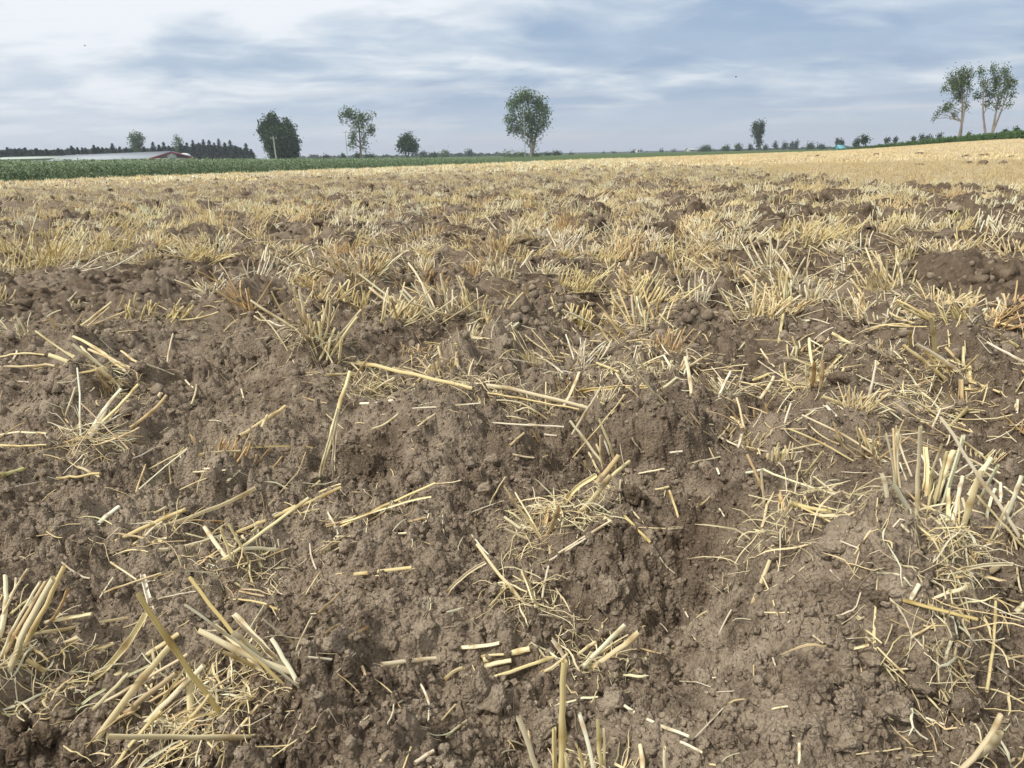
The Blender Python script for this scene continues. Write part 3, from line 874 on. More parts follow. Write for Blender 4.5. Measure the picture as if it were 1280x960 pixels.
# middle distance tufts: px, py of the foot, width px, height px, n, lean (-1 left .. 1 right), tone, label
MID = [
    (44, 335, 90, 48, 46, .1, 'yellow', 'widest flattened yellow straw heap near the left edge, mid-field'),
    (137, 312, 48, 36, 26, .2, 'yellow', 'round yellow straw tuft just right of the widest heap'),
    (97, 338, 26, 22, 9, .9, 'white', 'bleached leaning stalks at the right foot of the widest heap'),
    (275, 288, 32, 30, 18, 0, None, 'upright straw tuft standing right of a dark hollow in the left mid-field'),
    (340, 330, 34, 24, 14, .3, 'pale', 'pale stubby tuft leaning right on a soil ridge, left of centre'),
    (367, 350, 34, 26, 14, .6, 'pale', 'pale tuft with stalks combed to the right beside the rusty tuft'),
    (312, 388, 32, 38, 18, -.3, 'rust', 'rusty brown upright tuft on dark soil, left of centre'),
    (259, 372, 30, 28, 9, .1, 'white', 'thin whitish tuft with ladder-like crossing stalks'),
    (190, 398, 100, 20, 30, .5, 'yellow', 'low flat yellow straw spread lying on bare soil at the left'),
    (397, 428, 52, 52, 26, .1, 'straw', 'tall dense tan tuft rising left of the dark rooty mound'),
    (90, 384, 34, 12, 7, .6, 'pale', 'small flat straw scrap on bare soil near the left'),
    (92, 412, 30, 28, 6, .8, None, 'three loose stalks pointing right on bare soil at the left'),
    (30, 422, 28, 22, 10, -.1, 'pale', 'short upright stubble row at the left margin'),
    (415, 345, 36, 30, 14, -.6, 'brown', 'brownish stalks slanting left above the curled tan tuft'),
    (440, 352, 30, 40, 16, -.3, 'brown', 'brown upright stalks left of the middle, in front of pale stubble'),
    (398, 378, 60, 26, 24, .4, None, 'curled tan tuft with many short crossed stalks'),
    (447, 385, 44, 30, 22, .2, 'yellow', 'yellow leaning tuft beside the brown upright stalks'),
    (497, 405, 60, 38, 26, .4, 'straw', 'thick straw tuft leaning right, first of the pair left of the mound'),
    (548, 398, 56, 46, 24, -.5, 'pale', 'pale tuft with a long thick stalk slanting left, behind the mound'),
    (597, 400, 56, 38, 24, -.3, 'straw', 'loose yellow straw tuft touching the back of the dark rooty mound'),
    (630, 348, 46, 26, 20, .1, 'pale', 'row of short pale upright stubble behind the dark mound'),
    (530, 350, 56, 16, 18, .2, 'rust', 'flat orange-brown straw patch left of the middle'),
    (705, 290, 36, 30, 22, 0, 'rust', 'orange tinted tuft with fine leaves in the middle field'),
    (728, 408, 60, 26, 30, .3, 'yellow', 'golden matted tuft right of the dark rooty mound'),
    (838, 325, 40, 30, 22, .1, 'yellow', 'golden tuft right of the middle, beyond the upright white stubble'),
    (800, 408, 60, 42, 26, -.2, None, 'scattered thin upright straws between the golden tuft and white stubble'),
    (776, 336, 52, 18, 18, .3, 'pale', 'flat straws lying crosswise in the middle field'),
    (640, 292, 36, 18, 14, 0, 'pale', 'ring of short bent straw round a bare patch in the middle field'),
    (873, 374, 34, 38, 16, .05, 'white', 'upright white stubble with even stalks like a comb, right of centre'),
    (907, 315, 28, 26, 16, -.1, None, 'small tan tuft behind the white comb-like stubble'),
    (957, 334, 40, 34, 16, -.3, 'pale', 'pale tuft with one long stalk slanting left, right of centre'),
    (1011, 306, 40, 28, 18, .5, 'yellow', 'yellowish tuft combed to the right, mid-right field'),
    (1068, 312, 36, 28, 18, -.4, 'pale', 'pale tuft fanned to the left before a dark clod'),
    (1108, 362, 58, 38, 32, -.3, 'straw', 'broad tan tuft with parallel stalks leaning left at the right side'),
    (1206, 312, 42, 22, 18, .2, 'yellow', 'bright yellow low tuft near the right margin'),
    (1258, 294, 36, 18, 14, .2, 'pale', 'pale short tuft at the far right, second row of clods'),
    (1140, 284, 30, 18, 12, .1, 'pale', 'short pale tuft right of the big dark clod'),
    (977, 378, 44, 40, 24, -.2, None, 'brush-like tuft with upright yellow stalk right of centre'),
    (1200, 400, 66, 28, 18, -.7, 'yellow', 'yellow stalks fanned low to the left at the right side'),
    (1262, 392, 50, 26, 30, .7, 'rust', 'orange flattened tuft cut by the right edge'),
    (1072, 382, 44, 12, 8, -.5, 'yellow', 'few yellow stalks lying flat in front of the broad tan tuft'),
    (1050, 345, 22, 22, 6, .1, 'white', 'two whitish upright stalks left of the broad tan tuft'),
    (1192, 470, 50, 30, 10, -.5, 'yellow', 'pale spiky tuft behind the flat fan at the right'),
    (690, 262, 30, 20, 14, .2, 'pale', 'small pale tuft on the middle skyline side of the orange tinted tuft'),
    (560, 470, 50, 22, 14, -.3, 'straw', 'thin straws lying on the left shoulder of the dark rooty mound'),
    (700, 398, 30, 16, 8, .6, 'white', 'short whitish straws at the right shoulder of the dark rooty mound'),
    (520, 440, 60, 18, 14, .3, 'brown', 'brown weathered straws left of the dark rooty mound'),
    (1000, 440, 40, 20, 10, .3, None, 'thin straws crossing behind the bushy orange-based tuft'),
    (820, 470, 60, 26, 16, -.2, 'pale', 'pale broken stalks on the ridge right of the middle'),
]


def generic_tuft(root, c, wid, hgt, n, lean, tone, parts=True, K=6, S=6):
    """n stalks within a footprint of width wid (m), height hgt (m)"""
    B = c + np.column_stack([rng.normal(size=n) * wid * .26, rng.normal(size=n) * wid * .16, np.zeros(n)])
    B[:, 2] = ground(B[:, 0], B[:, 1]) - .006
    L = hgt * rng.uniform(.45, 1.15, n)
    fan = (B[:, 0] - c[0]) / (wid * .5) * .5
    dx = lean * .9 + fan + rng.normal(size=n) * .28
    dy = rng.normal(size=n) * .45
    dz = np.maximum(1.0 - abs(lean) * .45 + rng.normal(size=n) * .25, .12)
    d = np.column_stack([dx, dy, dz]); d /= np.linalg.norm(d, axis=1, keepdims=True)
    T_ = B + d * (L / np.maximum(d[:, 2], .45))[:, None]
    T_[:, 2] = np.maximum(T_[:, 2], ground(T_[:, 0], T_[:, 1]) + .004)
    r = rng.uniform(.0022, .0048, n)
    arrs = straws_arrays(B, T_, r, bend=.03, K=K, S=S, tone=tone)
    if not parts:
        return arrs
    for i in range(n):
        a = straws_arrays(B[i:i + 1], T_[i:i + 1], r[i:i + 1], bend=.03, K=K, S=S, tone=tone)
        straw_obj('stalk', a, root)


MIDPTS = []
for (px, py, wpx, hpx, n, lean, tone, lab) in MID:
    c = on_ground(px, py)[0]
    D = np.linalg.norm(c - CAM)
    root = tag(empty('stubble_tuft', c), lab, 'straw tuft', 'straw tufts on the ploughed field')
    wm = wpx * D / F_PX; hm = hpx * D / F_PX
    generic_tuft(root, c, wm, hm, int(n * 1.0), lean, tone)
    o = straw_obj('chaff', chaff(c, int(n * 2.4), wm * .28, hm * .8, tone), root); o['kind'] = 'stuff'
    MIDPTS.append((c[0], c[1]))
    LAND.append((px, py, 'the ' + ' '.join(lab.replace(',', '').split()[:4])))

# ------------------------------------------------------------------ label maker for the many small things
SEEN = {}


def zone(px, py):
    a = 'far left' if px < 180 else 'left' if px < 430 else 'centre left' if px < 620 else 'centre' if px < 760 else 'centre right' if px < 960 else 'right' if px < 1150 else 'far right'
    return a


LONG_LAND = [
    (50, 320, 'the wide yellow heap'), (310, 370, 'the rusty brown tuft'), (397, 400, 'the tall tan tuft'), (635, 425, 'the dark rooty mound'),
    (873, 360, 'the comb-like white stubble'), (1110, 350, 'the broad tan tuft'), (1115, 262, 'the big dark clod'), (1206, 300, 'the bright yellow low tuft'),
    (705, 282, 'the orange tinted tuft'), (1180, 600, 'the tall upright tuft'), (1010, 460, 'the bushy orange-based tuft'), (250, 860, 'the big yellow bundle'),
    (30, 800, 'the pale tuft on the left edge'), (740, 590, 'the stiff fan of stalks'), (650, 650, 'the orange-based small tuft'), (120, 470, 'the broom-like bundle'),
    (600, 870, 'the upright wedge clod'), (740, 930, 'the upright stalks at the bottom'), (1090, 770, 'the forked fallen stalk'), (960, 600, 'the arched pale stalk'),
    (470, 640, 'the pair of green-yellow straws'), (300, 690, 'the long curved straws'), (1190, 460, 'the flat fan of yellow stalks'), (837, 310, 'the golden tuft'),
    (367, 340, 'the combed pale tuft'), (728, 402, 'the golden matted tuft'), (120, 580, 'the forked tuft'), (640, 680, 'the little leaning tuft'),
    (752, 734, 'the rounded lump of earth'), (1102, 881, 'the twin lumps of earth'), (60, 910, 'the dark cluster of clods'), (650, 510, 'the long lying straws')]


def auto_label(what, px, py, extras):
    """what + nearest landmark; adds details until the words are new"""
    d = sorted((math.hypot((px - a) / 1.0, (py - b) * 1.4), a, b, p) for a, b, p in LONG_LAND)
    tries = []
    for k in range(3):
        _, a, b, p = d[k]
        dx, dy = px - a, (py - b) * 1.4
        if abs(dx) > 2.2 * abs(dy): rel = 'right of' if dx > 0 else 'left of'
        elif abs(dy) > 2.2 * abs(dx): rel = 'in front of' if dy > 0 else 'behind'
        else: rel = ('in front and ' if dy > 0 else 'behind and ') + ('right of' if dx > 0 else 'left of')
        far = 'just ' if d[k][0] < 45 else '' if d[k][0] < 130 else 'well '
        tries.append(f'{far}{rel} {p}')
    for ex in extras:
        for t in tries:
            s = f'{ex} {what} {t}'.replace('  ', ' ').strip()
            if len(s.split()) <= 16 and s not in SEEN:
                SEEN[s] = 1
                return s
    s = f'{extras[-1]} {what} {tries[0]}'
    return ' '.join(s.split()[:16])


TONE_WORD = {None: 'tan', 'pale': 'pale', 'white': 'whitish', 'yellow': 'yellow', 'olive': 'olive', 'brown': 'brown', 'rust': 'rusty', 'straw': 'golden'}

# ------------------------------------------------------------------ many more tufts, copies of a dozen kinds
def density(x, y):
    """0..1 straw cover of the ploughed ground"""
    d = .46 + .75 * fbm(x * 1.1, y * 1.1, 301, 3)
    D = np.hypot(x, y)
    px, py = project(np.stack([x, y, macro(x, y)], -1))
    bare = np.exp(-(((px - 170) / 190) ** 2 + ((py - 385) / 55) ** 2)) + np.exp(-(((px - 560) / 70) ** 2 + ((py - 560) / 70) ** 2)) \
        + .8 * np.exp(-(((px - 1180) / 120) ** 2 + ((py - 330) / 60) ** 2)) + np.exp(-(((px - 640) / 60) ** 2 + ((py - 430) / 35) ** 2)) \
        + .9 * np.exp(-(((px - 60) / 120) ** 2 + ((py - 650) / 60) ** 2)) + np.exp(-(((px - 1000) / 110) ** 2 + ((py - 760) / 130) ** 2)) \
        + np.exp(-(((px - 480) / 130) ** 2 + ((py - 790) / 90) ** 2)) + np.exp(-(((px - 120) / 190) ** 2 + ((py - 500) / 60) ** 2)) + np.exp(-(((px - 330) / 110) ** 2 + ((py - 510) / 70) ** 2))
    return np.clip((d + sstep(3, 9, D) * .30 - bare * .9) * (.95 + .05 * sstep(2.0, 3.0, D) + .6 * sstep(600, 700, px) * sstep(600, 500, py)), 0, 1)


def sample_sector(n, d0, d1, power=1.0, amax=37.5):
    a = np.radians(rng.uniform(-amax, amax, n))
    u = rng.random(n)
    d = (d0 ** (power + 1) + u * (d1 ** (power + 1) - d0 ** (power + 1))) ** (1 / (power + 1))
    return np.sin(a) * d, np.cos(a) * d


def in_plough(x, y):
    a, b = plough_mask(x, y)
    return (a * b) > .5


PROT = []
PARTS = []
for k in range(12):
    tone = [None, 'pale', 'yellow', 'straw', 'white', 'brown', None, 'pale', 'straw', 'rust', None, 'pale'][k]
    n = [34, 26, 42, 30, 20, 22, 44, 30, 36, 24, 24, 34][k]
    lean = [.1, -.45, .4, 0, .1, -.2, .3, .55, -.55, 0, -.3, .2][k]
    zero = np.zeros(3)
    g_save = ground
    ground = lambda x, y: np.zeros_like(np.asarray(x, float))
    arr = generic_tuft(None, zero, .17, .105, n, lean, tone, parts=False)
    ch = chaff(zero, n * 3, .060, .065, tone)
    ground = g_save
    me = straw_obj('stubble_tuft', join([arr, ch])).data
    bpy.data.objects.remove(bpy.data.objects['stubble_tuft'] if False else [o for o in C.objects if o.data == me][0])
    nv, nf = 36, 30                       # the same tuft once more, taken apart into its stalks
    pcs = []
    for q in range(n + 1):
        sub = (arr[0][q * nv:q * nv + nv], arr[1][q * nf:q * nf + nf] - q * nv, arr[2][q * nv:q * nv + nv], arr[3][q * nv:q * nv + nv]) if q < n else ch
        o = straw_obj('stalk' if q < n else 'chaff', sub)
        pcs.append((o.name.split('.')[0], o.data)); bpy.data.objects.remove(o)
    PARTS.append(pcs)
    PROT.append((me, TONE_WORD[tone], 'upright' if abs(lean) < .25 else 'left-leaning' if lean < 0 else 'right-leaning'))

xs, ys = sample_sector(7000, 2.25, 10.0)
xn, yn = sample_sector(260, 1.05, 2.3)
xs = np.concatenate([xs, xn]); ys = np.concatenate([ys, yn])
u_ = xs * FUR[1] - ys * FUR[0]; q_ = np.round(u_ / .40) * .40 + rng.normal(size=len(u_)) * .08
xs = xs + (q_ - u_) * FUR[1]; ys = ys - (q_ - u_) * FUR[0]
ok = in_plough(xs, ys) & (rng.random(len(xs)) < density(xs, ys))
xs, ys = xs[ok], ys[ok]
order = np.argsort(np.hypot(xs, ys))
chosen = []
placed = list(MIDPTS) + [(q.location.x, q.location.y) for q in C.objects if q.get('category') == 'straw tuft' and q.type == 'EMPTY']
traced_ = placed[len(MIDPTS):]
for i in order:
    p = (xs[i], ys[i]); D = math.hypot(*p)
    md = .15 if D < 2.3 else .21 if D < 3.2 else .19
    if any((p[0] - q[0]) ** 2 + (p[1] - q[1]) ** 2 < .018 for q in traced_ if math.hypot(*q) < 2.2): continue
    if all((p[0] - q[0]) ** 2 + (p[1] - q[1]) ** 2 > md * md for q in placed):
        placed.append(p); chosen.append(p)
    if len(chosen) >= 242: break
DT = math.hypot(*chosen[-1])
print('individual tufts', len(chosen), 'to', DT)
for (x, y) in chosen:
    k = int(rng.integers(len(PROT)))
    me, tw, pw = PROT[k]
    D = math.hypot(x, y)
    o = bpy.data.objects.new('stubble_tuft', me if D > 2.75 else None)
    C.objects.link(o)
    if D <= 2.75:
        for nm_, dm_ in PARTS[k]:
            c_ = bpy.data.objects.new(nm_, dm_); C.objects.link(c_); c_.parent = o
            if nm_ == 'chaff': c_['kind'] = 'stuff'
    z = float(ground(x, y))
    o.location = (x, y, z - .004)
    s = rng.uniform(.60, 1.08) if D > 2.5 else rng.uniform(.38, .68)
    o.scale = (s, s, s * rng.uniform(.8, 1.15))
    o.rotation_euler = (rng.normal() * .12, rng.normal() * .12, rng.normal() * .35)
    px, py = project([x, y, z])
    sz = 'small' if s < .6 else 'middling' if s < .9 else 'large'
    tag(o, auto_label('straw tuft', px, py, [f'{tw}', f'{sz} {tw}', f'{tw} {pw}', f'{sz} {tw} {pw}', f'{sz} {pw}']), 'straw tuft', 'straw tufts on the ploughed field')

# the uncounted rest of the ploughed stubble, as one mass
def field_stubble(name, label, d0, d1, per_m2, mask, hgt, K, S, n_st=9, tone=None, wid=.07, rmul=1.0):
    a_tot = math.radians(75) * .5 * (d1 * d1 - d0 * d0)
    nt_ = int(a_tot * per_m2)
    x, y = sample_sector(nt_, d0, d1)
    m = mask(x, y); x, y = x[m], y[m]
    n = len(x) * n_st
    cx_ = np.repeat(x, n_st); cy_ = np.repeat(y, n_st)
    if d1 < 60 and mask is mask_pl:      # loose drill rows
        u = x * FUR[1] - y * FUR[0]; q_ = np.round(u / .40) * .40 + rng.normal(size=len(u)) * .075
        x = x + (q_ - u) * FUR[1]; y = y - (q_ - u) * FUR[0]
    lean = np.repeat(rng.normal(size=(len(x), 2)) * .45, n_st, axis=0)
    tcol = np.repeat(straw_cols(len(x)), n_st, axis=0) * (.85 + .3 * rng.random((n, 1)))
    B = np.column_stack([cx_ + rng.normal(size=n) * wid, cy_ + rng.normal(size=n) * wid, np.zeros(n)])
    B[:, 2] = ground(B[:, 0], B[:, 1]) - .006
    d = np.column_stack([lean[:, 0] + rng.normal(size=n) * .35, lean[:, 1] + rng.normal(size=n) * .35, np.ones(n)])
    d /= np.linalg.norm(d, axis=1, keepdims=True)
    if mask is mask_un: tcol = tcol * np.array([.86, .84, .80])
    L = hgt * rng.uniform(.5, 1.2, n) * np.repeat(rng.uniform(.6, 1.25, len(x)), n_st)
    T_ = B + d * L[:, None]
    Dn = np.hypot(B[:, 0], B[:, 1])
    r = rng.uniform(.0020, .0040, n) * rmul
    if S >= 3:
        V, F, s, c = straws_arrays(B, T_, r, K=K, S=S, cols=tcol, node=False)
    else:
        V, F, s, c = blades(B, T_, r, tcol)
    return V, F, s, c


def blades(B, T_, r, col):
    """one flat strip per stalk, turned at random: for stalks thinner than a pixel"""
    n = len(B)
    a = rng.uniform(-.9, .9, n)
    U = np.column_stack([np.cos(a), np.sin(a), rng.normal(size=n) * .1]) * r[:, None]
    d = T_ - B
    V = np.stack([B - U, B + U, T_ + U * .8, T_ - U * .8], 1).reshape(-1, 3)
    F = np.arange(n * 4).reshape(n, 4)
    s = np.zeros((n, 4, 3)); s[:, :, 0] = rng.random((n, 1)) * 50; s[:, 2:, 1] = 1
    c = np.repeat(col[:, None], 4, 1).reshape(-1, 3)
    return V, F, s.reshape(-1, 3), np.clip(c, .02, .85)


def mask_pl(x, y):
    return in_plough(x, y) & (rng.random(len(x)) < density(x, y) * 1.0)


def mask_un(x, y):
    a, b = plough_mask(x, y)
    return (b > .4) & (a < .6)


arrs = [field_stubble('', '', DT * .95, 12, 11, mask_pl, .095, 4, 4, 28, wid=.06, rmul=1.4),
        field_stubble('', '', 12, 26, 10, mask_pl, .105, 2, 3, 18, rmul=1.6, wid=.07),
        field_stubble('', '', 26, 110, 2.3, mask_pl, .13, 2, 2, 14, rmul=3.4, wid=.13)]
o = straw_obj('field_stubble', join(arrs))
tag(o, 'mass of small straw tufts thinning into the distance over the ploughed field', kind='stuff')
arrs = [field_stubble('', '', 8, 30, 30, mask_un, .085, 2, 3, 8, rmul=1.3, wid=.09),
        field_stubble('', '', 30, 120, 2.6, mask_un, .10, 2, 2, 9, rmul=4.0, wid=.28)]
o = straw_obj('unploughed_stubble', join(arrs))
tag(o, 'even standing golden stubble of the unploughed field at the right', kind='stuff')


# fallen straw litter
def litter(d0, d1, per_m2, lmin, lmax, K, S, mask, rm=1.0, rmin=.0010, rmax=.0022):
    a_tot = math.radians(78) * .5 * (d1 * d1 - d0 * d0)
    n = int(a_tot * per_m2)
    x, y = sample_sector(n, d0, d1)
    m = mask(x, y); x, y = x[m], y[m]; n = len(x)
    a = rng.uniform(0, 2 * np.pi, n); L = rng.uniform(lmin, lmax, n) * rng.uniform(.5, 1, n)
    dx = np.cos(a) * L / 2; dy = np.sin(a) * L / 2
    r = rng.uniform(rmin, rmax, n) * rm
    B = np.column_stack([x - dx, y - dy, ground(x - dx, y - dy)]); T_ = np.column_stack([x + dx, y + dy, ground(x + dx, y + dy)])
    mid = ground(x, y) - (B[:, 2] + T_[:, 2]) / 2
    lift = np.maximum(mid, 0) + r * .9 + .0005
    tilt = np.abs(rng.normal(size=n)) * L * .10
    B[:, 2] += lift; T_[:, 2] += lift + tilt
    c = straw_cols(n)
    if S < 3:
        return blades(B, T_, r, c)
    return straws_arrays(B, T_, r, bend=.05, K=K, S=S, cols=c, node=False)


arrs = [litter(.5, 3.2, 520, .008, .05, 4, 5, lambda x, y: in_plough(x, y) & (rng.random(len(x)) < .25 + .6 * density(x, y)), rmin=.0005, rmax=.0013),
        litter(1.1, 3.0, 210, .02, .11, 5, 5, mask_pl, rmin=.0008, rmax=.0020),
        litter(2.0, 6.0, 260, .03, .13, 5, 5, mask_pl, 1.25),
        litter(6, 15, 90, .04, .17, 3, 4, mask_pl, 1.5),
        litter(15, 50, 26, .06, .22, 2, 2, mask_pl, 3.0)]
o = straw_obj('straw_litter', join(arrs))
tag(o, 'short broken straw bits and chaff strewn over the soil', kind='stuff')

# fine dead roots
nroot = 2600
x, y = sample_sector(nroot, .5, 3.6)
Pn = []
P = np.zeros((nroot, 7, 3)); P[:, 0, 0] = x; P[:, 0, 1] = y
az = rng.uniform(0, 2 * np.pi, nroot); st = rng.uniform(.002, .009, nroot)
for k in range(1, 7):
    az = az + rng.normal(size=nroot) * .5
    P[:, k, 0] = P[:, k - 1, 0] + np.cos(az) * st; P[:, k, 1] = P[:, k - 1, 1] + np.sin(az) * st
P[..., 2] = ground(P[..., 0], P[..., 1]) + .0012 + np.abs(rng.normal(size=(nroot, 7))) * .0022
Vr, Fr, sr = tubes(P, np.full((nroot, 7), .00035) * rng.uniform(.7, 1.8, (nroot, 1)), 3, np.ones(nroot))
cr = np.repeat(np.array([(.42, .33, .23)]) * rng.uniform(.5, 1.4, (nroot, 1)), 21, 0)
o = straw_obj('fine_roots', (Vr, Fr, sr, np.clip(cr, 0, .8)))
tag(o, 'fine dead roots and hairs tangled over the soil', kind='stuff')

# single fallen straws traced one by one: region, ends, width, tone
LOOSE = [
    ('D', 1230, 0, 1040, 150, 6, 'white'), ('D', 1240, 478, 1150, 470, 12, 'white'), ('D', 985, 207, 890, 188, 9, 'brown'), ('D', 375, 222, 425, 145, 7, None), ('D', 1195, 115, 1140, 200, 6, None),
    ('D', 590, 215, 730, 187, 7, 'white'), ('D', 1045, 255, 870, 215, 9, 'yellow'), ('D', 1050, 795, 890, 790, 6, 'white'),
    ('E', 120, 122, 320, 98, 14, 'yellow'), ('E', 215, 457, 405, 433, 18, 'pale'), ('E', 770, 210, 797, 75, 9, 'white'), ('E', 797, 75, 925, 0, 9, 'white'), ('E', 350, 510, 378, 640, 9, 'white'),
    ('E', 60, 460, 165, 560, 6, None), ('E', 1060, 610, 1280, 720, 11, 'white'), ('E', 1020, 580, 1068, 578, 11, 'white'), ('E', 655, 700, 705, 717, 9, 'pale'), ('E', 760, 257, 835, 270, 7, 'white'),
    ('E', 440, 250, 500, 233, 9, 'pale'), ('E', 110, 335, 170, 297, 9, 'brown'), ('E', 170, 490, 145, 425, 20, 'rust'), ('E', 265, 567, 315, 543, 7, 'pale'), ('E', 1115, 375, 1190, 395, 9, 'brown'),
    ('E', 0, 40, 60, 0, 8, 'yellow'), ('E', 330, 779, 395, 735, 18, 'pale'), ('E', 210, 779, 245, 752, 14, 'yellow'), ('E', 440, 700, 510, 645, 12, 'straw'), ('E', 185, 425, 240, 432, 7, 'white'),
    ('B', 0, 560, 105, 190, 15, 'yellow'), ('B', 50, 540, 65, 320, 11, 'pale'), ('B', 0, 612, 75, 583, 12, 'yellow'), ('B', 0, 820, 68, 770, 9, 'white'), ('B', 830, 835, 1015, 720, 13, 'pale'),
    ('B', 530, 765, 590, 835, 10, 'white'), ('B', 1060, 690, 1150, 785, 12, 'olive'), ('B', 1265, 722, 1215, 592, 12, 'yellow'), ('B', 1215, 592, 1165, 602, 10, 'yellow'), ('B', 1200, 537, 1110, 552, 12, 'pale'),
    ('B', 1210, 742, 1265, 738, 10, 'white'), ('B', 310, 715, 370, 700, 14, 'brown'), ('B', 985, 690, 1020, 715, 9, 'pale'), ('B', 1275, 120, 1265, 210, 9, 'white'), ('B', 660, 450, 710, 405, 12, 'brown'),
    ('B', 730, 395, 760, 440, 9, 'brown'), ('B', 780, 415, 825, 420, 10, 'white'), ('B', 670, 478, 745, 490, 8, 'pale'), ('B', 1215, 483, 1260, 478, 9, 'white'), ('B', 365, 115, 480, 130, 9, 'olive'),
    ('A', 0, 190, 205, 183, 10, 'straw'), ('A', 0, 157, 170, 150, 7, None), ('A', 0, 490, 177, 488, 11, 'yellow'), ('A', 0, 460, 180, 457, 7, 'straw'), ('A', 0, 600, 90, 575, 20, 'green'),
    ('A', 220, 624, 380, 613, 10, 'yellow'), ('A', 40, 655, 165, 628, 7, 'white'), ('A', 620, 165, 643, 52, 12, 'pale'), ('A', 713, 325, 733, 250, 8, 'straw'), ('A', 912, 298, 898, 258, 9, 'pale'),
    ('A', 890, 452, 1062, 333, 18, 'yellow'), ('A', 940, 450, 995, 352, 12, 'straw'), ('A', 850, 640, 897, 597, 11, 'pale'), ('A', 750, 560, 900, 543, 14, 'straw'), ('A', 730, 632, 850, 625, 11, 'pale'),
    ('A', 935, 490, 1165, 488, 10, 'yellow'), ('A', 500, 560, 620, 510, 6, 'white'), ('A', 670, 640, 770, 597, 7, 'straw'), ('A', 370, 782, 447, 718, 22, 'white'), ('A', 1220, 740, 1260, 822, 9, 'pale'),
    ('A', 1120, 732, 1195, 715, 10, 'olive'), ('A', 640, 622, 630, 540, 11, 'straw'), ('A', 682, 542, 668, 498, 11, 'pale'), ('A', 560, 580, 750, 478, 7, 'straw'), ('A', 760, 580, 800, 575, 9, 'white'),
    ('A', 0, 175, 65, 125, 8, 'pale'), ('A', 70, 240, 110, 243, 8, 'white'), ('A', 290, 560, 375, 600, 10, 'brown'), ('A', 480, 285, 600, 285, 6, 'straw'), ('A', 545, 180, 650, 220, 7, 'pale'),
    ('A', 1000, 700, 1140, 500, 5, 'straw'), ('A', 950, 20, 1090, 60, 9, 'white'), ('A', 690, 235, 720, 265, 6, 'pale'), ('A', 1130, 320, 1220, 345, 6, 'brown'), ('A', 1215, 365, 1280, 420, 7, 'straw'),
    ('C', 45, 275, 20, 135, 16, 'pale'), ('C', 140, 280, 187, 193, 16, 'white'), ('C', 0, 212, 108, 148, 14, 'straw'), ('C', 95, 190, 150, 183, 9, 'straw'), ('C', 380, 405, 412, 310, 10, 'white'),
    ('C', 430, 392, 500, 350, 16, 'pale'), ('C', 205, 482, 230, 425, 12, 'white'), ('C', 230, 420, 190, 375, 13, 'straw'), ('C', 245, 430, 210, 288, 9, 'straw'), ('C', 145, 450, 210, 482, 13, 'pale'),
    ('C', 1280, 52, 1175, 33, 11, 'yellow'), ('C', 1280, 165, 1140, 90, 9, 'white'), ('C', 1260, 112, 1190, 60, 12, 'olive'), ('C', 1258, 375, 1257, 297, 11, 'pale'), ('C', 30, 545, 150, 515, 8, 'straw'),
    ('C', 130, 450, 185, 395, 8, 'straw'), ('C', 135, 565, 145, 590, 9, 'white'), ('C', 550, 825, 665, 870, 7, 'white'), ('C', 110, 480, 140, 520, 7, None), ('C', 145, 710, 165, 740, 8, 'pale'),
    ('C', 700, 580, 600, 575, 5, 'white'), ('C', 60, 710, 110, 670, 6, None), ('C', 540, 340, 580, 380, 10, 'white'), ('C', 680, 440, 740, 462, 9, 'straw'), ('C', 820, 770, 850, 800, 14, 'pale'),
    ('F', 130, 352, 190, 245, 10, 'white'), ('F', 265, 225, 335, 60, 16, 'straw'), ('F', 360, 302, 300, 150, 7, 'straw'), ('F', 275, 542, 275, 450, 9, 'yellow'), ('F', 50, 732, 160, 618, 9, 'white'),
    ('F', 0, 750, 82, 790, 11, 'white'), ('F', 450, 860, 445, 740, 16, 'pale'), ('F', 1163, 488, 1280, 572, 9, 'white'), ('F', 860, 640, 980, 687, 8, 'pale'), ('F', 92, 572, 200, 568, 7, 'white'),
    ('F', 310, 275, 405, 275, 6, 'straw'), ('F', 555, 105, 600, 145, 8, 'white'), ('F', 10, 245, 28, 280, 10, 'white'), ('F', 565, 0, 665, 40, 7, 'white'), ('F', 800, 830, 900, 815, 10, 'pale'),
    ('F', 640, 800, 820, 775, 6, 'straw'), ('F', 1245, 275, 1280, 240, 18, 'pale'), ('F', 390, 718, 455, 722, 9, 'pale'), ('F', 340, 630, 400, 620, 7, 'straw'), ('F', 0, 525, 115, 545, 7, 'pale'),
    ('F', 850, 548, 1070, 547, 5, 'straw'), ('F', 930, 575, 1000, 610, 8, 'pale'), ('F', 1120, 470, 1175, 450, 8, 'straw'), ('F', 345, 430, 355, 460, 8, 'white'), ('F', 490, 360, 530, 390, 8, 'pale'),
]


def loose_label(bx, by, tx, ty, tone, w_):
    L = math.hypot(tx - bx, ty - by)
    sz = 'long' if L > 55 else 'short' if L < 24 else ''
    th = 'thick' if w_ > 5 else 'thin' if w_ < 3 else ''
    ang = math.degrees(math.atan2(-(ty - by), tx - bx)) % 180
    dr = 'level' if ang < 18 or ang > 162 else 'right-slanting' if ang < 65 else 'upright' if ang < 115 else 'left-slanting'
    t = TONE_WORD.get(tone, 'green')
    mx_, my_ = (bx + tx) / 2, (by + ty) / 2
    return auto_label('straw', mx_, my_, [f'{t} {dr}', f'{sz} {t} {dr}', f'{sz} {th} {t} {dr}', f'{th} {t} {dr} fallen', f'{sz} {th} {t} {dr} fallen'])


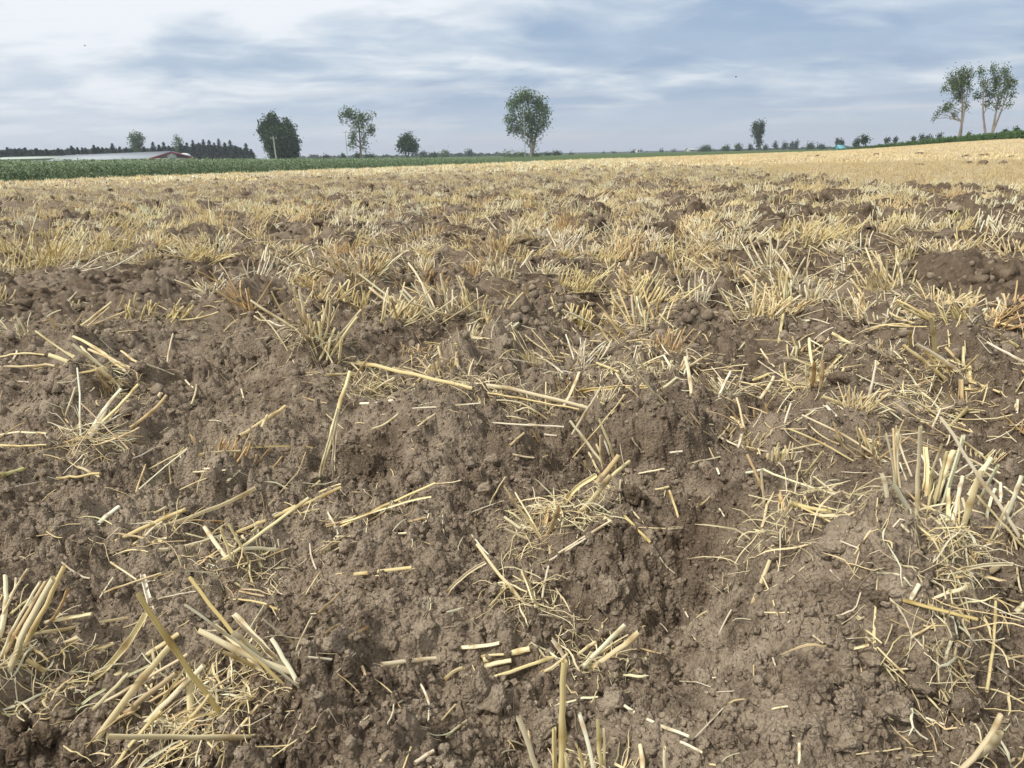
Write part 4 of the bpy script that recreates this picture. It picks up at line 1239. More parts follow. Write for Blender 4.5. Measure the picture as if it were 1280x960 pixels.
for (rg, x0, y0, x1, y1, w_, tone) in LOOSE:
    bx, by = conv(rg, x0, y0); tx, ty = conv(rg, x1, y1)
    ww = w_ / REG[rg][2]
    a = on_ground(bx, by)[0]
    steep = abs(ty - by) > 1.6 * abs(tx - bx) and ty < by and math.hypot(tx - bx, ty - by) < 75 and w_ > 8
    rad = max(ww * .44 * np.linalg.norm(a - CAM) / F_PX, .0006)
    if steep:
        b = stand(a, tx, ty, .03); a = a - [0, 0, .008]
    else:
        b = on_ground(tx, ty)[0]
        if np.linalg.norm(b - a) > .5 or abs(np.hypot(*b[:2]) - np.hypot(*a[:2])) > .3:
            b = stand(a, tx, ty, .1)
        a, b = lay_between(a, b, rad)
    arr = straws_arrays(a[None], b[None], np.array([rad]), bend=.02, K=8, S=8, tone=tone, flat=np.array([rng.uniform(.5, .9)]))
    o = straw_obj('fallen_straw', arr)
    tag(o, loose_label(bx, by, tx, ty, tone, ww), 'straw', 'single straws lying on the soil')

# more single straws between them
xs, ys = sample_sector(900, .8, 2.6)
dd = density(xs, ys)
cnt = 0
for x, y, q in zip(xs, ys, dd):
    if rng.random() > q or cnt >= 130: continue
    cnt += 1
    L = rng.uniform(.03, .13); a = rng.uniform(0, 2 * PI); r_ = rng.uniform(.0010, .0022)
    p0 = np.array([x, y, float(ground(x, y))]); p1 = p0 + [math.cos(a) * L, math.sin(a) * L, 0]; p1[2] = float(ground(p1[0], p1[1]))
    tone = random.choice([None, 'pale', 'white', 'straw', 'yellow', 'brown'])
    p0, p1 = lay_between(p0, p1, r_)
    p1[2] += abs(rng.normal()) * .15 * L
    o = straw_obj('fallen_straw', straws_arrays(p0[None], p1[None], np.array([r_]), bend=.04, K=7, S=6, tone=tone))
    u0, v0 = project(p0); u1, v1 = project(p1)
    tag(o, loose_label(u0, v0, u1, v1, tone, 2 * r_ * F_PX / np.linalg.norm(p0)), 'straw', 'single straws lying on the soil')


# ------------------------------------------------------------------ clods of earth
def ico(sub):
    import bmesh
    bm = bmesh.new()
    bmesh.ops.create_icosphere(bm, subdivisions=sub, radius=1)
    bm.verts.ensure_lookup_table()
    V = np.array([v.co[:] for v in bm.verts]); F = np.array([[v.index for v in f.verts] for f in bm.faces])
    bm.free()
    return V, F


def rock_shape(V, seed, rough=.35):
    r_ = np.random.default_rng(seed)
    P = V.copy()
    for _ in range(14):                       # chop facets
        n = r_.normal(size=3); n /= np.linalg.norm(n)
        d = r_.uniform(.38, .9)
        s = P @ n - d
        m = s > 0
        P[m] -= s[m, None] * n * .85
    u = P[:, 0] * 2.1 + P[:, 2] * 1.3 + seed; v = P[:, 1] * 2.1 - P[:, 2] * 1.7 + seed * 2.3
    n = fbm(u, v, seed, 4, .6) * rough * .8 + .10 * vnoise(u * 6, v * 6 + P[:, 2] * 5, seed + 5) * rough * 2
    P = P * (1 + n)[:, None]
    return P


I4 = ico(5); I3 = ico(3); I2 = ico(2); I1 = ico(1)
CLODS = [  # px,py centre, width px, height px, label, tilt, squash y
    (596, 856, 44, 72, 'upright wedge-shaped clod with a flat face in the bottom middle', 0, .45),
    (684, 900, 46, 62, 'smooth slab of earth leaning behind the upright stalks at the bottom', .3, .4),
    (547, 818, 36, 18, 'flat brown slab of earth left of the upright wedge clod', .1, .8),
    (752, 736, 46, 52, 'rounded lump of earth on the ridge above the bottom middle', 0, .8),
    (781, 706, 22, 20, 'small round lump above the rounded lump of earth', 0, .9),
    (1104, 883, 52, 40, 'biggest of the rounded lumps at the lower right', 0, .8),
    (1062, 872, 30, 34, 'lump of earth left of the biggest lower right lump', 0, .8),
    (998, 905, 36, 22, 'pale oblong clod lying in the lower right', .2, .6),
    (1085, 845, 22, 20, 'small clod at the top of the lower right lumps', 0, .8),
    (1060, 925, 44, 26, 'low broad clod at the foot of the lower right lumps', 0, .8),
    (900, 920, 34, 26, 'round clod in the furrow left of the lower right lumps', 0, .8),
    (878, 895, 22, 20, 'smaller round clod in the furrow bottom', 0, .8),
    (56, 912, 40, 30, 'largest clod of the dark cluster in the lower left corner', 0, .8),
    (22, 935, 30, 26, 'blocky clod at the left end of the dark cluster', 0, .8),
    (100, 935, 34, 28, 'blocky clod at the right end of the dark cluster', 0, .8),
    (84, 890, 24, 20, 'small clod on top of the dark cluster', 0, .8),
    (28, 900, 22, 20, 'pale faced small clod in the dark cluster', 0, .8),
    (353, 592, 44, 30, 'pale smooth lump of soil left of the long curved straws', .1, .8),
    (544, 612, 40, 24, 'pale lump of soil at the tip of the green-yellow straws', .1, .8),
    (615, 572, 22, 22, 'blocky clod beside a crack in the middle mound', 0, .8),
    (586, 578, 22, 18, 'small square clod left of the crack in the middle mound', 0, .8),
    (322, 432, 52, 26, 'smooth grey slab of earth right of the left bare soil', .3, .5),
    (1052, 470, 30, 26, 'dark round clod right of the bushy orange-based tuft', 0, .8),
    (1100, 745, 26, 24, 'dark flat-faced clod below the tall right tuft', 0, .6),
    (1115, 262, 38, 24, 'big dark clod standing up in the right mid-field', 0, .8),
    (1083, 258, 16, 16, 'smaller dark clod left of the big dark clod', 0, .8),
    (1172, 276, 36, 18, 'broad dark clod right of the big dark clod', 0, .8),
    (1033, 243, 26, 22, 'dark clod heap among stubble in the right mid-field', 0, .8),
    (1010, 262, 30, 16, 'low dark clod in front of the dark clod heap', 0, .8),
    (973, 246, 14, 22, 'narrow upright dark clod left of the dark clod heap', 0, .8),
    (1263, 335, 38, 26, 'rounded dark clod at the right edge of the field', 0, .8),
    (1260, 305, 34, 18, 'dark low clod behind the right edge clod', 0, .8),
    (1195, 255, 24, 12, 'flat clod at the border of the unploughed stubble', 0, .8),
    (650, 262, 14, 16, 'dark little clod in the middle far field', 0, .8),
    (748, 275, 26, 22, 'dark clod among pale stubble right of the middle', 0, .8),
    (617, 296, 24, 26, 'smooth bare clod in the ring of bent straw', 0, .8),
    (395, 275, 22, 12, 'dark clod on the left mid-field skyline of stubble', 0, .8),
    (158, 278, 14, 14, 'dark upright clod behind the round yellow tuft', 0, .8),
    (308, 240, 14, 9, 'far dark clod in the pale left stubble', 0, .8),
    (233, 300, 20, 12, 'clod in the dark hollow of the left mid-field', 0, .8),
    (265, 298, 22, 12, 'flat clod right of the dark hollow', 0, .8),
    (480, 262, 16, 9, 'dark clod in the centre left far stubble', 0, .8),
    (1105, 394, 50, 26, 'dark crumbly mound before the broad tan tuft', 0, .8),
    (790, 610, 40, 30, 'root-bound dark clod right of the stiff fan', 0, .8),
    (455, 575, 50, 40, 'dark rooty clod hiding in the hollow left of centre', 0, .8),
    (1228, 205, 14, 6, 'largest dark clod on the far right unploughed stubble', 0, .8),
    (1210, 204, 10, 4, 'dark clod left of the largest one on far right stubble', 0, .8),
    (1255, 204, 13, 5, 'dark clod nearest the right edge on far stubble', 0, .8),
    (1231, 194, 11, 3.5, 'thin dark clod behind the largest far right one', 0, .8),
    (1208, 195, 9, 3, 'small dark clod on far stubble under the right trees', 0, .8),
    (1265, 196, 9, 3, 'small dark clod at the far edge right of the trees', 0, .8),
    (1150, 206, 10, 4, 'dark clod alone on the unploughed stubble', 0, .8),
    (1148, 192, 10, 3, 'flat dark clod farther off on the unploughed stubble', 0, .8),
    (1096, 193, 8, 3, 'faint flat clod on the far stubble near the green strip', 0, .8),
    (1022, 195, 6, 2.5, 'tiny dark clod on the far stubble, centre right', 0, .8),
    (1012, 195.5, 5, 2.5, 'tiny brown clod beside the far centre right one', 0, .8),
]
for k, (px, py, wpx, hpx, lab, tilt, sq) in enumerate(CLODS):
    g = on_ground(px, min(py + hpx * .35, 955))[0]
    D = np.linalg.norm(g - CAM)
    wpx, hpx = (wpx, hpx) if py > 215 else (wpx * 1.0, hpx * 1.15)
    rx = wpx * .5 * D / F_PX; rz = hpx * .52 * D / F_PX
    Vb, Fb = I4 if wpx > 24 and py > 400 else I3
    V = rock_shape(Vb, 40 + k, .45) * [rx, max(rx * sq, rz * .5), rz]
    c, s = math.cos(tilt), math.sin(tilt)
    V = np.column_stack([V[:, 0] * c + V[:, 2] * s, V[:, 1], -V[:, 0] * s + V[:, 2] * c])
    V = V + g + [0, 0, rz * (.30 if py > 300 else .05 if py > 215 else .55)]
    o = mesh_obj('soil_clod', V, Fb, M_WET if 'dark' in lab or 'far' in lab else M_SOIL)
    tag(o, lab, 'clod', 'clods of earth on the field')
# more clods, told apart by place
bank = [rock_shape(I3[0], 200 + i, .5) for i in range(10)]
bankm = []
for i, bV in enumerate(bank):
    o = mesh_obj('soil_clod', bV, I3[1], M_SOIL); bankm.append(o.data); bpy.data.objects.remove(o)
xs, ys = sample_sector(1400, .7, 3.4, -.2)
cnt = 0
SEENP = []
for x, y in zip(xs, ys):
    if cnt >= 210: break
    D = math.hypot(x, y)
    r_ = rng.uniform(.009, .020) * (1 if rng.random() < .8 else 1.5)
    if any((x - a) ** 2 + (y - b) ** 2 < .0016 for a, b in SEENP): continue
    z = float(ground(x, y))
    px, py = project([x, y, z])
    if not (-5 < px < 1285 and py < 965): continue
    SEENP.append((x, y)); cnt += 1
    i = int(rng.integers(len(bankm)))
    o = bpy.data.objects.new('soil_clod', bankm[i]); C.objects.link(o)
    o.location = (x, y, z + r_ * .15)
    o.scale = (r_ * rng.uniform(.8, 1.3), r_ * rng.uniform(.8, 1.2), r_ * rng.uniform(.6, 1.0))
    o.rotation_euler = (rng.uniform(0, 6), rng.uniform(0, 6), rng.uniform(0, 6))
    sz = 'tiny' if r_ < .012 else 'small' if r_ < .017 else 'fist-like'
    tag(o, auto_label('clod', px, py, ['', sz + ' brown', 'crumbly ' + sz, 'rounded ' + sz + ' brown', 'half-buried ' + sz]), 'clod', 'clods of earth on the field')
# crumbs nobody could count
def crumbs(n, d0, d1, r0, r1, base, power=0.0):
    Vb, Fb = base
    x, y = sample_sector(n, d0, d1, power)
    m = in_plough(x, y); x, y = x[m], y[m]; n = len(x)
    z = ground(x, y)
    r = r0 + (r1 - r0) * rng.random(n) ** 2.5
    shapes = np.stack([rock_shape(Vb, 300 + i, .6) for i in range(12)])
    S_ = shapes[rng.integers(12, size=n)]
    a = rng.uniform(0, 2 * np.pi, n)
    ca, sa = np.cos(a)[:, None], np.sin(a)[:, None]
    P = np.stack([S_[..., 0] * ca - S_[..., 1] * sa, S_[..., 0] * sa + S_[..., 1] * ca, S_[..., 2] * rng.uniform(.6, 1, (n, 1))], -1)
    flip = rng.random(n) < .5
    P[flip] = P[flip][..., [0, 2, 1]] * [1, 1, -1]
    P = P * r[:, None, None] + np.column_stack([x, y, z + r * .25])[:, None, :]
    F = Fb[None] + (np.arange(n) * len(Vb))[:, None, None]
    return P.reshape(-1, 3), F.reshape(-1, 3)


V1, F1 = crumbs(42000, .55, 3.4, .0014, .0075, I2)
V2, F2_ = crumbs(9000, 2.0, 9, .008, .03, I1, .3)
o = mesh_obj('soil_crumbs', np.concatenate([V1, V2]), np.concatenate([F1, F2_ + len(V1)]), M_SOIL)
tag(o, 'small crumbs of earth covering the ploughed soil', kind='stuff')

# ------------------------------------------------------------------ crops beyond the field
M_MAIZE = leaf_mat('maize_leaf', (.14, .20, .11), (.21, .28, .165), 1.3, .2)
M_GREEN = leaf_mat('beet_leaf', (.045, .10, .03), (.085, .15, .045), .8, .2)


def crop(name, label, mat, pts, hs, nleaf, lw, arch=.45, stalk=True):
    """plants at pts (n,2) of height hs (n,), each of nleaf arching leaves"""
    n = len(pts)
    zb = macro(pts[:, 0], pts[:, 1])
    K = 4
    m = n * nleaf
    bx = np.repeat(pts[:, 0], nleaf); by = np.repeat(pts[:, 1], nleaf); zz = np.repeat(zb, nleaf); H = np.repeat(hs, nleaf)
    f = np.tile(np.linspace(.12, .86, nleaf), n) + rng.normal(size=m) * .05
    a = rng.uniform(0, 2 * np.pi, m); L = H * rng.uniform(.30, .5, m) * (1.15 - .5 * f)
    t = np.linspace(0, 1, K)[None]
    P = np.zeros((m, K, 3))
    P[..., 0] = bx[:, None] + np.cos(a)[:, None] * L[:, None] * t * .8
    P[..., 1] = by[:, None] + np.sin(a)[:, None] * L[:, None] * t * .8
    P[..., 2] = (zz + f * H)[:, None] + L[:, None] * (1.0 * t - arch * 2.0 * t * t)
    T = np.gradient(P, axis=1)
    U = np.column_stack([-np.sin(a), np.cos(a), np.zeros(m)])[:, None] + rng.normal(size=(m, 1, 3)) * .25
    wd = (lw * H)[:, None, None] * np.array([.7, 1, .7, .08])[None, :, None]
    V = np.stack([P - U * wd, P + U * wd], 2)
    idx = np.arange(m * K * 2).reshape(m, K, 2)
    F = np.stack([idx[:, :-1, 0], idx[:, :-1, 1], idx[:, 1:, 1], idx[:, 1:, 0]], -1).reshape(-1, 4)
    V = V.reshape(-1, 3)
    if stalk:
        a2 = rng.uniform(-.8, .8, n); u2 = np.column_stack([np.cos(a2), np.sin(a2), np.zeros(n)]) * (hs * .012)[:, None]
        b = np.column_stack([pts, zb]); tp = b + np.column_stack([rng.normal(size=n) * .03, rng.normal(size=n) * .03, hs])
        V2 = np.stack([b - u2, b + u2, tp + u2 * .4, tp - u2 * .4], 1).reshape(-1, 3)
        F = np.concatenate([F, np.arange(n * 4).reshape(n, 4) + len(V)]); V = np.concatenate([V, V2])
    o = mesh_obj(name, V, F, mat, smooth=False)
    return tag(o, label, kind='stuff')


NL = np.array([-ED[1], ED[0]])              # towards the crop
along = []; away = []
for row in range(14):
    s = np.arange(-42, 260, .17 + .012 * row)
    along.append(s + rng.normal(size=len(s)) * .05); away.append(np.full(len(s), .35 + row * .72) + rng.normal(size=len(s)) * .06)
for row in range(40):                        # rows farther in, thinned because the first rows hide them
    s = np.arange(-60, 330, .9)
    along.append(s + rng.normal(size=len(s)) * .3); away.append(np.full(len(s), 11.0 + row * 4.5) + rng.normal(size=len(s)) * 1.2)
along = np.concatenate(along); away = np.concatenate(away)
pts = E0 + along[:, None] * ED + away[:, None] * NL
keep = (np.hypot(pts[:, 0], pts[:, 1]) > 15) & (pts[:, 1] > 4)
pxs, pys = project(np.column_stack([pts, macro(pts[:, 0], pts[:, 1])]))
keep &= (pxs < 632) & (pxs > -260)
pts = pts[keep]; pxs = pxs[keep]
qx = np.linspace(-250, 640, 40); qa = ray(qx, np.full(40, 215.0)); qt = np.array([np.linalg.solve(np.array([[d_[0], -ED[0]], [d_[1], -ED[1]]]), E0)[0] for d_ in qa])
qd = np.hypot(*(qa[:, :2] * qt[:, None]).T)
qtop = at_depth(qx, np.interp(qx, [-250, 0, 320, 600, 640], [203.5, 199.0, 197.5, 197, 198.5]), qd)
qh = np.clip(qtop[:, 2] - macro(qtop[:, 0], qtop[:, 1]), .3, 1.6)
print('maize h', qh[::6], qd[::6])
Hc = np.interp(pxs, qx, qh) * rng.uniform(.9, 1.06, len(pts)) * (1 + .05 * vnoise(pts[:, 0] * .2, pts[:, 1] * .2, 9))
crop('maize_crop', 'dense green field of young maize beyond the stubble at the left', M_MAIZE, pts, Hc, 9, .040)
print('maize', len(pts))
# low green crop at the right
R0 = at_depth(np.array(1052.0), np.array(186.0), 150.0)[:2]; R1 = at_depth(np.array(1290.0), np.array(178.5), 104.0)[:2]
RD = (R1 - R0) / np.linalg.norm(R1 - R0); RN = np.array([-RD[1], RD[0]])
LRn = np.linalg.norm(R1 - R0)
s_ = rng.uniform(-4, LRn + 30, 9000); d_ = rng.uniform(0, 26, 9000) ** 1.0
pts = R0 + s_[:, None] * RD + d_[:, None] * RN
Hg = np.interp(s_, [-4, 0, LRn * .4, LRn, LRn + 30], [.25, .3, .75, 1.0, 1.05]) * rng.uniform(.8, 1.1, len(s_))
crop('green_crop', 'strip of low dark green crop bordering the stubble at the right', M_GREEN, pts, Hg, 8, .10, .5)


# ------------------------------------------------------------------ trees
def limb(p0, p1, r0, r1, K=7, bend=.06):
    t = np.linspace(0, 1, K)[:, None]
    L = np.linalg.norm(p1 - p0)
    off = rng.normal(size=3) * bend * L
    P = p0 * (1 - t) + p1 * t + off * np.sin(np.pi * t) + np.array([0, 0, .05]) * L * np.sin(np.pi * t)
    R = r0 * (1 - t[:, 0]) + r1 * t[:, 0]
    return P, R


def leaves(centres, radii, n, size, flat=1.0):
    """n leaf clumps' faces spread in the ellipsoids, grouped in sprays so that gaps stay open"""
    w_ = np.prod(radii, axis=1); w_ = w_ / w_.sum()
    nsp = max(6, n // 9)
    k = rng.choice(len(centres), nsp, p=w_)
    d = rng.normal(size=(nsp, 3)); d /= np.linalg.norm(d, axis=1, keepdims=True)
    c = centres[k] + d * radii[k] * (rng.random((nsp, 1)) ** .38)
    c += rng.normal(size=c.shape) * radii[k] * (.20 if n < 12000 else .08)
    i = rng.integers(nsp, size=n)
    sz = radii[k][i].mean(axis=1)[:, None]
    p = c[i] + rng.normal(size=(n, 3)) * (sz * .14 + size * .7) * [1, 1, 1.5]
    a = rng.normal(size=(n, 3)); a /= np.linalg.norm(a, axis=1, keepdims=True)
    b = np.cross(a, rng.normal(size=(n, 3))); b /= np.linalg.norm(b, axis=1, keepdims=True)
    s = size * .62 * rng.uniform(.5, 1.4, (n, 1))
    V = np.stack([p - a * s, p - b * s * .6, p + a * s, p + b * s * .6], 1).reshape(-1, 3)
    return V, np.arange(n * 4).reshape(n, 4)


M_LF = {'dark': leaf_mat('leaf_dark', (.024, .046, .016), (.044, .076, .026), .5, .12),
        'mid': leaf_mat('leaf_mid', (.060, .105, .038), (.105, .160, .060), .5, .2),
        'grey': leaf_mat('leaf_grey', (.070, .105, .045), (.110, .150, .066), .5, .2),
        'conifer': leaf_mat('needles', (.012, .026, .014), (.024, .044, .022), .5, .08),
        'far': leaf_mat('leaf_far', (.035, .055, .035), (.055, .080, .045), .2, .1)}


def tree(name, label, D, base, blobs, nleaf, lsize, lm='mid', trunks=None, bark=None, tw=.5, cat='tree', group=None, depthf=1.0, ground_z=None):
    """base (px,py) foot; blobs (px,py,rx,ry) of foliage, in pixels of the view at distance D"""
    b = at_depth(np.array(float(base[0])), np.array(float(base[1])), D)
    gz = float(macro(b[0], b[1]))
    foot = b.copy(); foot[2] = min(gz, b[2])
    sc_ = np.linalg.norm(b - CAM) * 1.0 / F_PX * math.cos(0)
    root = tag(empty(name, foot), label, cat, group)
    cen = []; rad = []
    dirv = b[:2] / np.linalg.norm(b[:2])
    for (cx, cy, rx, ry) in blobs:
        e = at_depth(np.array(float(cx + rx)), np.array(float(cy)), D); c = at_depth(np.array(float(cx)), np.array(float(cy)), D)
        rxm = np.linalg.norm(e - c); rym = rxm * ry / rx
        off = rng.normal() * rxm * .55 * depthf
        c = c + np.array([dirv[0], dirv[1], 0]) * off
        cen.append(c); rad.append([rxm * .9, rxm * .82 * depthf, rym * .9])
    cen = np.array(cen); rad = np.array(rad)
    Ps, Rs = [], []
    trunks = trunks or [(base[0], base[1], np.mean([q[0] for q in blobs]), min(q[1] for q in blobs) + 4)]
    tws = []
    for (x0, y0, x1, y1) in trunks:
        p0 = at_depth(np.array(float(x0)), np.array(float(y0)), D); p0[2] = min(p0[2], foot[2] + .2) - .1
        p1 = at_depth(np.array(float(x1)), np.array(float(y1)), D)
        P, R = limb(p0, p1, tw * .5, tw * .10, 9, .02)
        Ps.append(P); Rs.append(R); tws.append((P, R))
    tubeV, tubeF, off = [], [], 0
    def addt(P, R, S=6):
        nonlocal off
        V, F, _ = tubes(P[None], R[None], S, np.ones(1))
        tubeV.append(V); tubeF.append(F + off); off += len(V)
    for P, R in tws:
        addt(P, R, 8)
    brV, brF, bo = [], [], 0
    for c, r in zip(cen, rad):
        P, R = min(tws, key=lambda q: np.min(np.linalg.norm(q[0] - c, axis=1)))
        zt = c[2] - r[2] * .5 - np.linalg.norm(c[:2] - P[4][:2]) * .7
        k = int(np.clip(np.argmin(np.abs(P[:, 2] - zt)), 2, 7))
        L1 = limb(P[k], c, R[k] * .6, tw * .04, 7, .06)
        V, F, _ = tubes(L1[0][None], L1[1][None], 5, np.ones(1)); brV.append(V); brF.append(F + bo); bo += len(V)
        for _ in range(5):
            d = rng.normal(size=3); d /= np.linalg.norm(d)
            L2 = limb(L1[0][rng.integers(3, 6)], c + d * r * .9, tw * .05, tw * .015, 5, .08)
            V, F, _ = tubes(L2[0][None], L2[1][None], 4, np.ones(1)); brV.append(V); brF.append(F + bo); bo += len(V)
    mesh_obj('trunk', np.concatenate(tubeV), np.concatenate(tubeF), bark or M_BARK, root)
    mesh_obj('limbs', np.concatenate(brV), np.concatenate(brF), bark or M_BARK, root)
    V, F = leaves(cen, rad, int(nleaf * (1.7 if lm == 'dark' else 1.2)), lsize * 1.15)
    mesh_obj('crown', V, F, M_LF[lm], root, smooth=False)
    return root


tree('broadleaf_tree', 'dense dark broadleaf tree with a rounded crown behind the leaning utility pole', 230, (350, 198),
     [(335, 161, 10, 9), (341, 151, 7, 7), (346, 165, 9, 9), (359, 162, 8, 9), (330, 165, 7, 9), (352, 178, 18, 13), (364, 180, 9, 12), (345, 187, 11, 11), (367, 191, 6, 7), (336, 176, 7, 8), (356, 190, 12, 8)],
     16000, .42, 'dark', trunks=[(344, 198, 341, 158), (357, 198, 358, 165)], tw=.7)
tree('broadleaf_tree', 'thin-crowned grey-green tree beside the tall thin pole', 230, (451, 197),
     [(435, 143, 10, 5), (426, 151, 3, 4), (448, 145, 7, 7), (460, 147, 8, 5), (450, 158, 7, 9), (463, 163, 6, 6), (441, 168, 6, 6), (456, 176, 6, 8), (440, 180, 5, 5), (468, 145, 3, 3), (458, 186, 5, 3), (443, 153, 5, 6)],
     2100, .36, 'mid', trunks=[(451, 197, 447, 148)], tw=.75)
tree('broadleaf_tree', 'small round tree on two forked trunks', 250, (509, 197),
     [(510, 180, 11, 8), (502, 183, 6, 6), (515, 184, 7, 6), (510, 173, 7, 5), (504, 177, 6, 5)],
     1900, .38, 'dark', trunks=[(509, 197, 504, 182), (509, 197, 513, 180)], tw=.55)
tree('poplar_tree', 'tall full-crowned poplar standing with a pole in the middle of the skyline', 220, (664, 195),
     [(650, 123, 9, 8), (660, 121, 9, 7), (641, 131, 8, 8), (672, 130, 9, 10), (681, 139, 7, 10), (656, 145, 8, 13), (667, 147, 7, 12), (639, 148, 8, 9), (645, 160, 8, 8), (666, 162, 10, 12), (680, 153, 7, 9), (662, 180, 4, 6), (636, 162, 4, 4), (667, 185, 4, 5), (652, 168, 5, 6)],
     6500, .34, 'mid', trunks=[(664, 195, 658, 122), (664, 187, 675, 140)], tw=.9, bark=M_BARKP)
tree('broadleaf_tree', 'narrow dark tree widening upward, alone right of centre', 330, (949, 187),
     [(944, 158, 4, 4), (951, 157, 4.5, 4), (947, 164, 6, 5), (948, 171, 4, 5), (949, 179, 3.5, 5), (953, 162, 3, 4)],
     1500, .42, 'dark', trunks=[(949, 187, 948, 158)], tw=.7)
tree('poplar_tree', 'left of the two tall sparse trees, with a low branch reaching left', 150, (1201, 171),
     [(1203, 93, 11, 8), (1190, 99, 7, 9), (1197, 108, 10, 9), (1212, 93, 5, 9), (1181, 110, 5, 6), (1186, 133, 8, 5), (1179, 137, 6, 5), (1170, 143, 5, 4), (1199, 121, 8, 8), (1209, 133, 5, 5), (1193, 143, 6, 2.5), (1206, 103, 7, 9), (1213, 112, 4, 8), (1166, 150, 2.5, 3)],
     3300, .19, 'grey', trunks=[(1201, 171, 1200, 96), (1201, 150, 1211, 100)], tw=.42, bark=M_BARKP)
tree('poplar_tree', 'right of the two tall sparse trees, on twin pale trunks', 150, (1238, 170),
     [(1226, 91, 5, 8), (1229, 104, 6, 8), (1222, 120, 6, 5), (1243, 87, 5, 7), (1256, 89, 6, 7), (1246, 102, 8, 10), (1259, 103, 8, 9), (1267, 104, 5, 7), (1239, 116, 7, 8), (1252, 119, 8, 8), (1265, 118, 5, 5), (1261, 131, 5, 4), (1235, 129, 5, 6), (1246, 132, 6, 5), (1232, 111, 5, 6)],
     3300, .19, 'grey', trunks=[(1234, 170, 1232, 95), (1239, 170, 1250, 92), (1240, 152, 1262, 110)], tw=.40, bark=M_BARKP)
tree('broadleaf_tree', 'pale green deciduous tree rising above the spruces behind the barn', 330, (171, 198),
     [(165, 173, 5, 5), (173, 170, 5, 4), (171, 178, 8, 6), (177, 174, 4, 4), (170, 186, 8, 6)], 1700, .42, 'mid', trunks=[(171, 198, 170, 172)], tw=.7)
tree('broadleaf_tree', 'sparse tree crown above the spruces right of the barn', 330, (223, 198),
     [(222, 173, 4, 4), (225, 178, 4, 5), (219, 181, 4, 5), (224, 188, 6, 6)], 700, .38, 'mid', trunks=[(223, 198, 223, 172)], tw=.5)


def spruce(px, topy, D, wpx, label, parts=True):
    b = at_depth(np.array(float(px)), np.array(200.0), D); gz = float(macro(b[0], b[1]))
    top = at_depth(np.array(float(px)), np.array(float(topy)), D)
    foot = np.array([b[0], b[1], gz]); H = top[2] - gz
    root = tag(empty('spruce_tree', foot), label, 'spruce', 'spruces of the dark wood at the left')
    wm = wpx * D / F_PX
    P, R = limb(foot - [0, 0, .2], foot + [0, 0, H], .22, .02, 5, .004)
    V, F, _ = tubes(P[None], R[None], 6, np.ones(1)); mesh_obj('trunk', V, F, M_BARK, root)
    n = 1100
    t = rng.random(n)
    a = rng.uniform(0, 2 * np.pi, n)
    lay = .75 + .35 * np.sin(t * H * 5 + a * 0) + rng.normal(size=n) * .12
    rr = (1 - t) ** .8 * wm * lay + .2
    frac = rng.uniform(.25, 1, n)
    p = foot + np.column_stack([np.cos(a) * rr * frac, np.sin(a) * rr * frac, (.04 + .96 * t) * H - rr * frac * .25])
    out = np.column_stack([np.cos(a), np.sin(a), np.full(n, -.25)]); side_ = np.column_stack([-np.sin(a), np.cos(a), rng.normal(size=n) * .3])
    s = (.30 + .35 * (1 - t))[:, None] * rng.uniform(.6, 1.3, (n, 1))
    V = np.stack([p - out * s, p - side_ * s * .45, p + out * s, p + side_ * s * .45], 1).reshape(-1, 3)
    mesh_obj('crown', V, np.arange(n * 4).reshape(n, 4), M_LF['conifer'], root, smooth=False)


tops = {0: 186, 12: 184, 22: 186, 34: 184, 48: 185, 60: 186, 75: 185, 92: 182, 105: 184, 120: 181, 130: 184, 143: 179, 152: 183, 160: 184, 182: 183, 194: 177, 201: 181, 207: 177, 213: 182, 228: 180, 236: 178, 244: 175, 251: 178, 257: 174, 264: 175, 270: 178, 276: 173, 283: 178, 290: 175, 296: 182, 302: 184, 309: 179, 315: 186}
for q0 in sorted(tops):
    q1 = q0 + 5 + (q0 * 7 % 3)
    if q1 not in tops and q1 < 317 and all(abs(q1 - q) > 2 for q in tops):
        tops[q1] = min(188, tops[q0] + 2 + (q0 * 13 % 4))
ks = sorted(tops)
for i, px in enumerate(ks):
    ty = tops[px]
    big = 'tall' if ty < 178 else 'middling' if ty < 183 else 'low'
    where = 'left of the barn roof, by the left edge' if px < 70 else 'behind the left half of the long roof' if px < 135 else 'behind the right half of the long roof' if px < 200 else 'just right of the barn gable' if px < 250 else 'at the right end of the dark wood'
    n_th = ['first', 'second', 'third', 'fourth', 'fifth', 'sixth', 'seventh', 'eighth', 'ninth', 'tenth', 'eleventh', 'twelfth', 'thirteenth', 'fourteenth', 'fifteenth', 'sixteenth', 'seventeenth', 'eighteenth', 'nineteenth', 'twentieth'][sum(1 for q in ks[:i] if (q < 70, q < 135, q < 200, q < 250) == (px < 70, px < 135, px < 200, px < 250))]
    spruce(px, ty, 300 + rng.uniform(-15, 40), rng.uniform(6.0, 9.5) * (1.15 if ty < 180 else 1), f'{big} dark spruce, {n_th} {where}')


